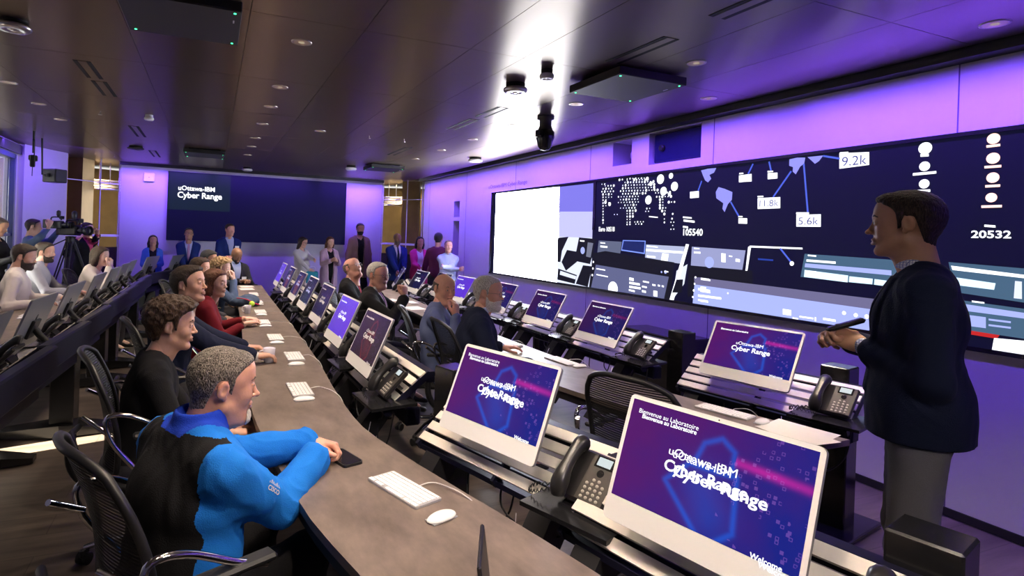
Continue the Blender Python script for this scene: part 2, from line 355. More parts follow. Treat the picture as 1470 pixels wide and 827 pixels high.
# what the video wall shows, in metres along it (y) and up (z)
VP_POLY = [([(8.323,2.356),(6.491,2.339),(6.45,1.106),(6.473,1.06),(8.318,1.055)],'white',1),([(6.48,2.338),(5.756,2.335),(5.745,1.988),(6.47,2.008)],'lilac',1),([(6.47,2.008),(5.745,1.988),(5.74,1.669),(6.47,1.673)],'lilac2',1),([(6.47,1.673),(5.74,1.669),(5.725,1.033),(6.473,1.06)],'pale',1),([(6.49,1.658),(6.238,1.676),(6.376,1.487),(6.403,1.341),(6.48,1.337)],'black',2),([(6.262,1.505),(5.998,1.487),(6.037,1.361),(6.27,1.234),(6.377,1.342)],'black',2),([(6.449,1.251),(6.027,1.196),(6.067,1.082),(6.466,1.104)],'black',2),([(6.396,1.226),(6.035,1.181),(6.052,1.139),(6.408,1.173)],'pale',3),([(6.008,1.671),(5.645,1.657),(5.765,1.349),(6.094,1.372)],'black',2),([(5.824,1.614),(5.715,1.606),(5.757,1.429),(5.849,1.438)],'grey',3),([(5.906,1.327),(5.72,1.325),(5.793,1.066),(6.044,1.084)],'black',2),([(5.611,1.64),(5.197,1.633),(5.216,1.492),(5.632,1.493)],'slate',2),([(5.18,1.653),(4.815,1.653),(4.822,1.51),(5.203,1.534)],'navyl',2),([(5.164,1.643),(4.828,1.643),(4.836,1.524),(5.189,1.547)],'navy',3),([(4.807,1.613),(4.272,1.606),(4.315,1.437),(4.816,1.455)],'mist',2),([(4.805,1.567),(4.289,1.558),(4.296,1.536),(4.807,1.543)],'white2',3),([(4.567,1.53),(4.476,1.527),(4.49,1.453),(4.582,1.457)],'white2',3),([(5.708,1.484),(5.481,1.519),(4.398,1.445),(4.444,1.047),(5.77,1.047)],'black',2),([(5.649,1.35),(4.465,1.296),(4.52,1.065),(5.727,1.067)],'slate2',3),([(4.256,1.632),(4.217,1.628),(4.389,1.069),(4.445,1.056)],'white2',3),([(4.365,1.364),(4.228,1.437),(4.261,1.243),(4.409,1.06)],'pale',2),([(4.361,1.278),(4.277,1.285),(4.285,1.156),(4.413,1.142)],'black',3),([(4.181,1.608),(3.584,1.593),(3.61,1.421),(4.186,1.427)],'mist2',2),([(3.559,1.626),(3.538,1.627),(3.559,1.419),(3.577,1.418)],'white2',3),([(4.214,1.427),(3.508,1.423),(3.504,1.311),(4.214,1.121)],'black',2),([(4.141,1.321),(2.526,1.293),(2.515,1.218),(4.132,1.25)],'slate3',3),([(4.132,1.25),(2.515,1.218),(2.564,1.07),(2.774,1.068),(4.147,1.068)],'bluew',3),([(3.545,1.635),(3.071,1.632),(3.071,1.619),(3.544,1.62)],'white2',3),([(3.545,1.635),(3.529,1.635),(3.558,1.422),(3.578,1.42)],'white2',3),([(3.46,1.531),(3.318,1.529),(3.318,1.515),(3.459,1.517)],'blue',3),([(3.052,1.586),(2.181,1.563),(2.146,1.381),(3.079,1.404)],'teal',2),([(3.045,1.512),(2.436,1.498),(2.435,1.464),(3.048,1.482)],'bluew',3),([(3.047,1.461),(2.718,1.442),(2.72,1.392),(3.05,1.406)],'cyanw',4),([(2.71,1.437),(2.552,1.432),(2.554,1.393),(2.712,1.395)],'cyanw',4),([(2.54,1.431),(2.42,1.424),(2.423,1.386),(2.542,1.392)],'cyanw',4),([(2.115,1.572),(1.754,1.555),(1.749,1.362),(2.074,1.388)],'teal',2),([(2.1,1.55),(1.753,1.519),(1.752,1.5),(2.092,1.524)],'white2',4),([(2.091,1.481),(1.879,1.46),(1.885,1.421),(2.068,1.432)],'cyanw',4),([(1.792,1.481),(1.762,1.48),(1.759,1.381),(1.795,1.382)],'pale',4),([(2.058,1.342),(1.748,1.327),(1.743,1.158),(2.025,1.164)],'teal',3),([(2.05,1.322),(1.747,1.304),(1.746,1.272),(2.042,1.28)],'bluew',4),([(2.027,1.257),(1.919,1.255),(1.917,1.19),(2.019,1.19)],'bluew',4),([(1.906,1.249),(1.804,1.248),(1.804,1.237),(1.905,1.238)],'bluew',4),([(1.905,1.216),(1.803,1.216),(1.803,1.205),(1.905,1.205)],'bluew',4),([(2.018,1.165),(1.852,1.16),(1.864,1.137),(2.01,1.141)],'red',5),([(1.877,1.139),(1.743,1.147),(1.741,1.066),(1.885,1.056)],'white2',5),([(5.634,1.309),(5.469,1.302),(5.469,1.289),(5.634,1.296)],'white2',5),([(5.63,1.239),(5.417,1.229),(5.417,1.216),(5.63,1.226)],'white2',5),([(5.049,1.245),(4.979,1.241),(4.977,1.208),(5.048,1.212)],'white2',5),([(5.047,1.197),(4.88,1.193),(4.879,1.169),(5.046,1.173)],'white2',5),([(5.045,1.154),(4.864,1.152),(4.863,1.129),(5.044,1.13)],'white2',5),([(5.05,1.115),(4.954,1.11),(4.954,1.091),(5.049,1.096)],'white2',5),([(4.834,1.227),(4.742,1.223),(4.741,1.207),(4.833,1.211)],'white2',5),([(4.845,1.172),(4.772,1.17),(4.771,1.152),(4.844,1.154)],'white2',5),([(4.843,1.126),(4.783,1.123),(4.781,1.1),(4.841,1.103)],'white2',5),([(4.673,1.138),(4.616,1.137),(4.613,1.079),(4.67,1.079)],'white2',5),([(4.049,1.32),(3.947,1.312),(3.946,1.296),(4.048,1.304)],'white2',5),([(4.305,1.901),(4.194,1.89),(4.193,1.876),(4.304,1.886)],'white2',5),([(4.295,1.871),(4.157,1.856),(4.156,1.837),(4.294,1.851)],'white2',5),([(4.301,1.809),(4.236,1.802),(4.235,1.785),(4.3,1.791)],'white2',5),([(4.058,1.237),(3.994,1.237),(3.993,1.221),(4.058,1.22)],'white2',5),([(4.057,1.2),(3.942,1.197),(3.941,1.185),(4.056,1.188)],'white2',5),([(4.055,1.155),(3.818,1.157),(3.817,1.145),(4.054,1.143)],'white2',5),([(4.053,1.108),(3.963,1.108),(3.962,1.096),(4.052,1.095)],'white2',5),([(4.692,1.205),(4.644,1.202),(4.644,1.184),(4.691,1.187)],'white2',5),([(4.613,1.205),(4.582,1.203),(4.581,1.186),(4.612,1.187)],'white2',5),([(4.557,1.203),(4.527,1.202),(4.526,1.184),(4.556,1.186)],'white2',5),([(4.474,1.352),(4.528,1.353),(4.527,1.34),(4.473,1.339)],'white2',5),([(4.776,1.915),(4.647,1.903),(4.646,1.892),(4.775,1.903)],'white2',5),([(4.793,1.602),(4.632,1.595),(4.632,1.584),(4.793,1.59)],'white2',5),([(4.788,1.498),(4.659,1.494),(4.658,1.476),(4.787,1.479)],'white2',5),([(3.835,1.559),(3.787,1.557),(3.784,1.478),(3.831,1.48)],'white2',5),([(3.751,1.543),(3.716,1.54),(3.716,1.529),(3.751,1.531)],'white2',5),([(3.681,1.517),(3.636,1.515),(3.635,1.489),(3.68,1.49)],'white2',5),([(4.154,1.599),(4.087,1.596),(4.087,1.586),(4.153,1.588)],'white2',5),([(4.152,1.563),(4.073,1.562),(4.072,1.545),(4.151,1.546)],'white2',5),([(5.983,1.638),(5.892,1.634),(5.891,1.618),(5.982,1.622)],'white2',5),([(5.577,1.62),(5.487,1.616),(5.486,1.604),(5.576,1.607)],'white2',5),([(5.574,1.581),(5.444,1.577),(5.443,1.556),(5.573,1.56)],'white2',5),([(3.217,1.136),(3.145,1.135),(3.144,1.091),(3.215,1.092)],'white2',5),([(3.132,1.081),(3.085,1.079),(3.085,1.066),(3.131,1.068)],'white2',5),([(3.075,1.1),(2.963,1.101),(2.963,1.089),(3.074,1.088)],'white2',5),([(2.889,1.112),(2.796,1.111),(2.795,1.095),(2.888,1.096)],'white2',5),([(2.953,1.107),(2.942,1.107),(2.941,1.077),(2.952,1.078)],'white2',5),([(4.058,1.32),(3.96,1.317),(3.959,1.297),(4.057,1.299)],'white2',5),([(4.086,1.22),(3.946,1.216),(3.945,1.195),(4.086,1.199)],'white2',5),([(4.084,1.16),(3.82,1.161),(3.819,1.141),(4.083,1.139)],'white2',5),([(4.082,1.116),(3.967,1.116),(3.967,1.101),(4.081,1.1)],'white2',5),([(3.025,1.58),(2.959,1.577),(2.958,1.566),(3.024,1.569)],'white2',5),([(3.034,1.543),(2.811,1.538),(2.81,1.521),(3.034,1.526)],'white2',5),([(3.031,1.457),(2.954,1.456),(2.954,1.45),(3.031,1.451)],'white2',5),([(1.989,1.346),(1.928,1.343),(1.928,1.334),(1.988,1.336)],'white2',5),([(1.941,1.805),(1.889,1.8),(1.888,1.787),(1.941,1.792)],'white2',5),([(4.102,2.333),(4.021,2.341),(3.925,2.339),(3.949,2.298),(4.002,2.282),(3.978,2.244),(4.015,2.213),(4.049,2.234),(4.077,2.283)],'map',2),([(3.922,2.117),(3.893,2.161),(3.825,2.141),(3.74,2.106),(3.743,2.037),(3.783,2.001),(3.816,1.93),(3.841,1.961),(3.834,2.011),(3.913,2.06)],'map',2),([(3.207,2.337),(3.143,2.344),(3.074,2.336),(3.082,2.289),(3.113,2.27),(3.148,2.212),(3.175,2.236),(3.174,2.272),(3.207,2.286)],'map',2),([(3.057,2.338),(2.932,2.336),(2.963,2.297),(2.995,2.279),(3.024,2.308)],'map',2),([(2.812,2.338),(2.605,2.321),(2.602,2.23),(2.808,2.223)],'white2',3),([(3.483,2.039),(3.275,2.038),(3.272,1.947),(3.479,1.947)],'white2',3),([(3.131,1.89),(2.935,1.89),(2.932,1.795),(3.128,1.797)],'white2',3),([(3.673,2.248),(3.55,2.247),(3.548,2.19),(3.671,2.187)],'white2',3),([(3.396,2.243),(3.308,2.24),(3.306,2.192),(3.394,2.192)],'white2',3),([(3.666,1.872),(3.579,1.871),(3.577,1.823),(3.665,1.826)],'white2',3),([(4.227,2.137),(4.119,2.139),(4.116,2.076),(4.224,2.075)],'white2',3),([(3.677,2.248),(3.55,2.251),(3.547,2.186),(3.675,2.189)],'white2',3),([(2.808,2.344),(2.748,2.341),(2.748,2.33),(2.808,2.334)],'white2',5),([(3.483,2.058),(3.428,2.057),(3.428,2.045),(3.483,2.046)],'white2',5),([(3.132,1.91),(3.028,1.907),(3.027,1.892),(3.132,1.894)],'white2',5),([(3.674,2.27),(3.632,2.269),(3.631,2.257),(3.674,2.258)],'white2',5),([(3.397,2.262),(3.346,2.259),(3.346,2.248),(3.397,2.25)],'white2',5),([(3.667,1.892),(3.625,1.891),(3.624,1.879),(3.667,1.88)],'white2',5),([(2.288,2.267),(2.241,2.265),(2.24,2.248),(2.287,2.25)],'white2',5),([(2.327,2.147),(2.196,2.149),(2.195,2.133),(2.327,2.13)],'white2',5),([(2.296,2.035),(2.226,2.034),(2.225,2.018),(2.296,2.018)],'white2',5),([(1.945,2.279),(1.88,2.28),(1.879,2.265),(1.944,2.264)],'pink',5),([(1.951,2.156),(1.871,2.155),(1.871,2.14),(1.95,2.141)],'pink',5),([(1.944,2.041),(1.873,2.041),(1.873,2.026),(1.943,2.026)],'pink',5),([(1.959,1.92),(1.862,1.92),(1.862,1.905),(1.958,1.905)],'pink',5)]
VP_CIRC = [((4.794,2.085),0.047,'white2'),((4.628,2.292),0.05,'white2'),((4.579,2.165),0.045,'white2'),((4.431,2.204),0.046,'white2'),((4.495,2.131),0.02,'white2'),((5.509,2.092),0.02,'white2'),((5.431,2.066),0.023,'white2'),((4.766,2.255),0.024,'white2'),((4.822,2.312),0.021,'white2'),((4.483,2.314),0.029,'white2'),((5.027,2.317),0.015,'white2'),((4.712,2.193),0.013,'white2'),((2.262,2.303),0.039,'white2'),((2.262,2.186),0.031,'white2'),((2.261,2.072),0.03,'white2'),((1.912,2.314),0.032,'pink'),((1.911,2.198),0.033,'pink'),((1.909,2.083),0.031,'pink'),((1.913,1.965),0.028,'pink'),((5.32,1.091),0.085,'white2'),((3.966,1.469),0.053,'bluew'),((5.921,1.509),0.044,'bluew'),((4.567,1.337),0.011,'bluew'),((4.512,1.341),0.018,'bluew'),((3.753,1.201),0.008,'bluew'),((2.738,1.168),0.014,'white2'),((2.656,1.164),0.014,'white2'),((2.582,1.164),0.015,'white2'),((3.154,1.504),0.018,'white2'),((3.749,1.206),0.008,'white2'),((4.122,1.318),0.01,'white2'),((4.13,1.255),0.01,'white2'),((4.138,1.192),0.011,'white2'),((4.146,1.128),0.01,'white2'),((5.698,1.379),0.013,'white2'),((5.702,1.3),0.014,'white2'),((5.71,1.22),0.014,'white2')]
VP_DOTS = [(5.141,2.322,0.006),(5.034,2.316,0.009),(4.988,2.313,0.009),(4.943,2.31,0.006),(4.898,2.308,0.006),(4.855,2.305,0.009),(4.811,2.303,0.009),(5.272,2.347,0.013),(5.223,2.344,0.009),(5.142,2.339,0.006),(5.095,2.336,0.009),(5.049,2.334,0.006),(5.003,2.331,0.009),(4.958,2.328,0.006),(4.913,2.325,0.009),(4.869,2.323,0.006),(5.177,2.3,0.006),(5.129,2.297,0.013),(5.082,2.294,0.009),(5.036,2.292,0.009),(4.99,2.289,0.009),(4.945,2.287,0.009),(4.901,2.284,0.009),(4.857,2.282,0.013),(4.814,2.28,0.006),(4.771,2.277,0.006),(4.729,2.275,0.013),(5.523,2.285,0.006),(5.471,2.282,0.009),(5.419,2.28,0.009),(5.368,2.277,0.013),(5.212,2.269,0.006),(5.164,2.267,0.013),(5.117,2.265,0.006),(5.07,2.262,0.006),(5.024,2.26,0.009),(4.978,2.258,0.006),(4.933,2.255,0.006),(4.889,2.253,0.006),(4.845,2.251,0.006),(4.802,2.249,0.009),(4.76,2.247,0.009),(4.717,2.244,0.013),(5.562,2.253,0.009),(5.509,2.251,0.013),(5.457,2.248,0.009),(5.405,2.246,0.009),(5.21,2.237,0.013),(5.162,2.235,0.009),(5.115,2.233,0.009),(5.068,2.231,0.006),(5.022,2.229,0.006),(4.977,2.226,0.006),(4.932,2.224,0.006),(4.887,2.222,0.006),(4.844,2.22,0.009),(4.801,2.218,0.006),(4.758,2.216,0.006),(4.716,2.215,0.013),(5.581,2.22,0.009),(5.528,2.218,0.013),(5.475,2.216,0.006),(5.423,2.214,0.009),(5.372,2.212,0.009),(5.246,2.206,0.009),(5.198,2.204,0.009),(5.15,2.203,0.006),(5.102,2.201,0.009),(5.056,2.199,0.009),(5.01,2.197,0.009),(4.965,2.195,0.009),(4.92,2.193,0.006),(4.876,2.191,0.006),(4.832,2.189,0.013),(4.789,2.188,0.006),(4.747,2.186,0.006),(4.705,2.184,0.009),(4.664,2.183,0.013),(5.559,2.186,0.013),(5.506,2.184,0.006),(5.453,2.182,0.013),(5.402,2.18,0.006),(5.207,2.173,0.009),(5.159,2.171,0.009),(5.112,2.169,0.009),(5.065,2.168,0.006),(5.019,2.166,0.013),(4.973,2.164,0.013),(4.929,2.163,0.006),(4.884,2.161,0.013),(4.841,2.159,0.009),(4.691,2.154,0.006),(4.65,2.152,0.006),(4.609,2.151,0.006),(4.569,2.149,0.006),(4.529,2.148,0.009),(4.49,2.147,0.013),(5.557,2.152,0.009),(5.504,2.15,0.006),(5.452,2.148,0.006),(5.4,2.147,0.006),(5.28,2.143,0.009),(5.231,2.141,0.006),(5.183,2.14,0.006),(5.135,2.138,0.006),(5.088,2.137,0.009),(5.042,2.135,0.009),(4.996,2.134,0.006),(4.951,2.132,0.006),(5.555,2.118,0.009),(5.502,2.117,0.009),(5.241,2.109,0.006),(5.192,2.108,0.009),(5.145,2.107,0.013),(5.098,2.106,0.009),(5.051,2.104,0.006),(5.005,2.103,0.009),(4.96,2.102,0.006),(5.553,2.084,0.009),(5.5,2.083,0.006),(5.448,2.082,0.006),(5.277,2.078,0.006),(5.228,2.077,0.006),(5.18,2.076,0.006),(5.132,2.075,0.006),(5.085,2.074,0.009),(5.039,2.073,0.009),(4.993,2.072,0.006),(4.948,2.071,0.006),(5.551,2.05,0.009),(5.498,2.05,0.006),(5.163,2.043,0.009),(5.116,2.043,0.006),(5.069,2.042,0.006),(5.023,2.041,0.013),(4.978,2.04,0.006),(5.549,2.017,0.006),(5.236,2.013,0.006),(5.187,2.012,0.006),(5.14,2.011,0.006),(5.093,2.011,0.009),(5.046,2.01,0.009),(5.0,2.009,0.009),(5.547,1.983,0.009),(5.123,1.979,0.009),(5.077,1.979,0.013),(5.03,1.978,0.009),(4.985,1.978,0.013),(5.545,1.949,0.009),(5.122,1.948,0.006),(5.075,1.947,0.009),(5.029,1.947,0.009),(5.544,1.916,0.006),(5.12,1.916,0.009),(5.073,1.916,0.013),(5.027,1.916,0.013),(5.542,1.882,0.013),(5.119,1.884,0.006),(5.072,1.884,0.006),(5.54,1.848,0.009),(5.117,1.852,0.006),(5.07,1.853,0.009),(4.992,1.854,0.006),(4.947,1.854,0.009),(4.903,1.855,0.006),(4.859,1.855,0.006),(5.116,1.828,0.009),(5.069,1.829,0.009),(4.974,1.83,0.006),(4.929,1.831,0.006),(4.885,1.831,0.009),(4.673,2.112,0.009),(4.632,2.111,0.009),(4.592,2.11,0.013),(4.552,2.109,0.006),(4.512,2.107,0.006),(4.473,2.106,0.013),(4.624,2.081,0.013),(4.584,2.08,0.006),(4.623,2.052,0.009),(4.583,2.051,0.006),(4.5,2.049,0.013),(4.462,2.049,0.006),(4.423,2.048,0.009),(4.621,2.022,0.013),(4.581,2.022,0.006),(4.62,1.993,0.013),(4.58,1.993,0.009),(4.54,1.992,0.006),(4.813,1.995,0.009),(4.77,1.995,0.006),(4.588,1.963,0.013),(4.548,1.963,0.006),(4.828,1.965,0.006),(4.785,1.965,0.006),(4.555,1.93,0.013),(4.441,1.929,0.009),(4.553,1.88,0.006),(4.448,1.881,0.009),(4.551,1.845,0.009),(4.461,1.846,0.006),(4.423,1.846,0.006),(4.436,1.813,0.006),(4.458,1.775,0.006),(4.42,1.776,0.006),(5.586,2.309,0.006),(5.533,2.306,0.009),(5.339,1.943,0.006),(5.289,1.943,0.006)]
VP_LINE = [((3.187,2.24),(3.338,2.041)),((3.084,2.289),(3.036,1.896)),((3.754,2.02),(3.661,1.887)),((3.538,2.337),(3.584,2.253)),((3.387,2.339),(3.364,2.256)),((2.932,2.332),(2.806,2.297)),((4.088,2.232),(4.127,2.142)),((3.26,1.622),(3.155,1.508))]
VP_TEXT = [('9.2k',2.79,2.617,2.239,0.068,'ink',0),('11.8k',3.461,3.287,1.966,0.055,'ink',0),('5.6k',3.11,2.95,1.812,0.058,'ink',0),('105540',4.293,4.053,1.716,0.063,'white2',1),('20532',2.003,1.815,1.726,0.043,'white2',1),('Euro 10518',5.613,5.324,1.75,0.051,'white2',1),('uOttawa-IBM Cyber Range',8.587,7.328,2.445,0.077,'sign',0)]
# ------------------------------------------------------------------ lettering
_tc = {}
def text_mesh(s, bold=0):
    """a flat text of cap height 1, left-aligned at the origin, in the xy plane"""
    key = (s, bold)
    if key in _tc: return _tc[key]
    cu = bpy.data.curves.new('t', 'FONT'); cu.body = s; cu.size = 1; cu.offset = .022 if bold else .0; cu.resolution_u = 3
    o = bpy.data.objects.new('t', cu); COL.objects.link(o)
    dg = bpy.context.evaluated_depsgraph_get(); me = bpy.data.meshes.new_from_object(o.evaluated_get(dg))
    V = [tuple(v.co) for v in me.vertices]; F = [tuple(p.vertices) for p in me.polygons]
    bpy.data.objects.remove(o); bpy.data.meshes.remove(me)
    x0 = min(v[0] for v in V); x1 = max(v[0] for v in V); ch = .70
    V = [((v[0]-x0)/ch, v[1]/ch, 0) for v in V]
    _tc[key] = (V, F, (x1-x0)/ch); return _tc[key]
def put_text(mb, s, M_, h, width=None, bold=0, mi=0):
    V, F, w = text_mesh(s, bold); sx = (width/w) if width else h
    mb.add([tuple(M_ @ Vector((v[0]*sx, v[1]*h, 0))) for v in V], F, mi)
def em(name, col, s): 
    m = mat(name, (0,0,0), .5, emit=col, es=s, spec=.2); return m
PAL = {'white': ((.88,.92,1),18.), 'white2': ((.93,.95,1),1.5), 'lilac': ((.22,.20,.80),.9), 'lilac2': ((.52,.52,.95),1.0), 'pale': ((.75,.80,1),1.0), 'black': ((.008,.008,.014),1), 'grey': ((.16,.17,.24),1),
 'slate': ((.14,.16,.26),.8), 'slate2': ((.11,.12,.24),1), 'slate3': ((.15,.14,.27),1), 'navyl': ((.20,.30,.9),1), 'navy': ((.012,.02,.12),1), 'mist': ((.42,.46,.66),1), 'mist2': ((.30,.32,.55),1), 'blue': ((.02,.05,.35),1),
 'bluew': ((.38,.44,.92),1.0), 'teal': ((.06,.12,.20),1), 'cyanw': ((.62,.85,1),1.3), 'red': ((.5,.02,.02),1), 'map': ((.26,.26,.85),1.1), 'pink': ((1,.62,.55),1.5), 'ink': ((.06,.06,.25),1), 'line': ((.08,.13,.7),1), 'sign': ((.16,.05,.42),.4)}
def vm(k):
    if 'e_'+k not in M: em('e_'+k, *PAL[k])
    return M['e_'+k]
# ------------------------------------------------------------------ the big display wall
tv = thing('video_wall', 'long video wall of data graphics set into the right-hand wall', 'display', (XW+.02, 4.31, 1.045))
inv = Matrix.Translation((-(XW+.02), -4.31, -1.045))
bb = MB().at(inv); y0, y1, z0, z1 = VW
bb.box((XW+.02, (y0+y1)/2, (z0+z1)/2), (.03, y1-y0-.01, z1-z0-.008)); bb.build('panel', mat('vw_base', (.004,.004,.008), .4, emit=(.006,.006,.026), es=.75, spec=.15), tv)
fr = MB().at(inv)
for z in (z0+.012, z1-.014): fr.box((XW+.003, (y0+y1)/2, z), (.03, y1-y0, .026))
for y in (y0+.02, y1-.035): fr.box((XW+.003, y, (z0+z1)/2), (.03, .06 if y > 1 else .04, z1-z0))
fr.box((XW+.0015, 5.715, 2.07), (.012, .045, .61))
fr.build('frame', M['gloss_black'], tv)
groups = {}
XS = XW+.0046
def vput(key, name):
    if name not in groups: groups[name] = [MB().at(inv), []]
    g = groups[name]
    if key not in g[1]: g[1].append(key)
    return g[0], g[1].index(key)
seq = [0]
def lay(l): seq[0] += 1; return XS-.0007*l-seq[0]*.000004
for pts, col, l in VP_POLY:
    nm = 'slide' if col in ('white', 'lilac', 'lilac2') else ('world_map' if col == 'map' else ('caption' if l >= 5 or col in ('white2', 'pink') else 'laptop_picture'))
    pts = [(min(max(y, y0+.02), y1-.065), min(max(z, z0+.024), z1-.027)) for y, z in pts]
    g, mi = vput(col, nm); x = lay(l); n = len(pts)
    a = sum(pts[i][0]*pts[(i+1) % n][1]-pts[(i+1) % n][0]*pts[i][1] for i in range(n))
    if a > 0: pts = pts[::-1]
    g.add([(x, y, z) for y, z in pts], [tuple(range(n))], mi)
def disc(g, mi, y, z, r, x, n=18):
    z_ = [min(z+r*math.sin(-2*PI*i/n), z1-.027) for i in range(n)]
    g.add([(x, y+r*math.cos(-2*PI*i/n), z_[i]) for i in range(n)], [tuple(range(n))], mi)
for (y, z), r, col in VP_CIRC:
    g, mi = vput(col, 'data_bubbles'); disc(g, mi, y, z, r, lay(4))
g, mi = vput('white2', 'dot_map')
for y, z, r in VP_DOTS: disc(g, mi, y, min(z, z1-.04), r*1.15, lay(3), 8)
for a, b in VP_LINE:
    g, mi = vput('line', 'connector_lines'); d = Vector((0, b[0]-a[0], b[1]-a[1])); n_ = Vector((0, -d.z, d.y)).normalized()*.007; x = lay(2.5)
    a = Vector((x, *a)); b = Vector((x, *b)); g.add([a-n_, a+n_, b+n_, b-n_], [(0, 1, 2, 3)], mi)
for s, ya, yb, z, h, col, bold in VP_TEXT:
    if col == 'sign': continue
    g, mi = vput(col, 'lettering'); MX = Matrix(((0,0,-1,lay(5)),(-1,0,0,ya),(0,1,0,z),(0,0,0,1)))
    put_text(g, s, MX, h, abs(ya-yb), bold, mi)
for nm, (g, keys) in groups.items(): g.build(nm, [vm(k) for k in keys], tv)
g = MB(); s, ya, yb, z, h, col, bold = [t for t in VP_TEXT if t[5] == 'sign'][0]
put_text(g, s, Matrix(((0,0,-1,XW-.006),(-1,0,0,ya),(0,1,0,z),(0,0,0,1))), .062, abs(ya-yb), 0)
tag(g.build('wall_lettering', mat('sign_m', (.16,.08,.40), .5)), 'purple lettering on the wall above the white end of the video wall', 'sign')
# ------------------------------------------------------------------ the far screen
fs = thing('wall_screen', 'wide dark screen with white title lettering on the far wall', 'display', (.95, YF, 1.36))
iv = Matrix.Translation((-.95, -YF, -1.36)); SX0, SX1, SZ0, SZ1 = -.85, 2.74, 1.36, 2.74
MB().at(iv).box(((SX0+SX1)/2, YF-.03, (SZ0+SZ1)/2), (SX1-SX0, .05, SZ1-SZ0), bev=.004).build('panel', mat('fs_m', (.004,.004,.010), .5, emit=(.003,.003,.022), es=.8, spec=.12), fs)
MB().at(iv).box((-.26, YF-.056, 2.35), (1.16, .002, .74)).build('title_slide', em('fs_slide', (.008,.018,.034), .8), fs)
g = MB().at(iv)
put_text(g, 'uOttawa-IBM', Matrix(((1,0,0,-.66),(0,0,-1,YF-.059),(0,1,0,2.375),(0,0,0,1))), .090, .68, 1)
put_text(g, 'Cyber Range', Matrix(((1,0,0,-.67),(0,0,-1,YF-.059),(0,1,0,2.225),(0,0,0,1))), .115, .83, 1)
g.build('lettering', vm('white2'), fs)
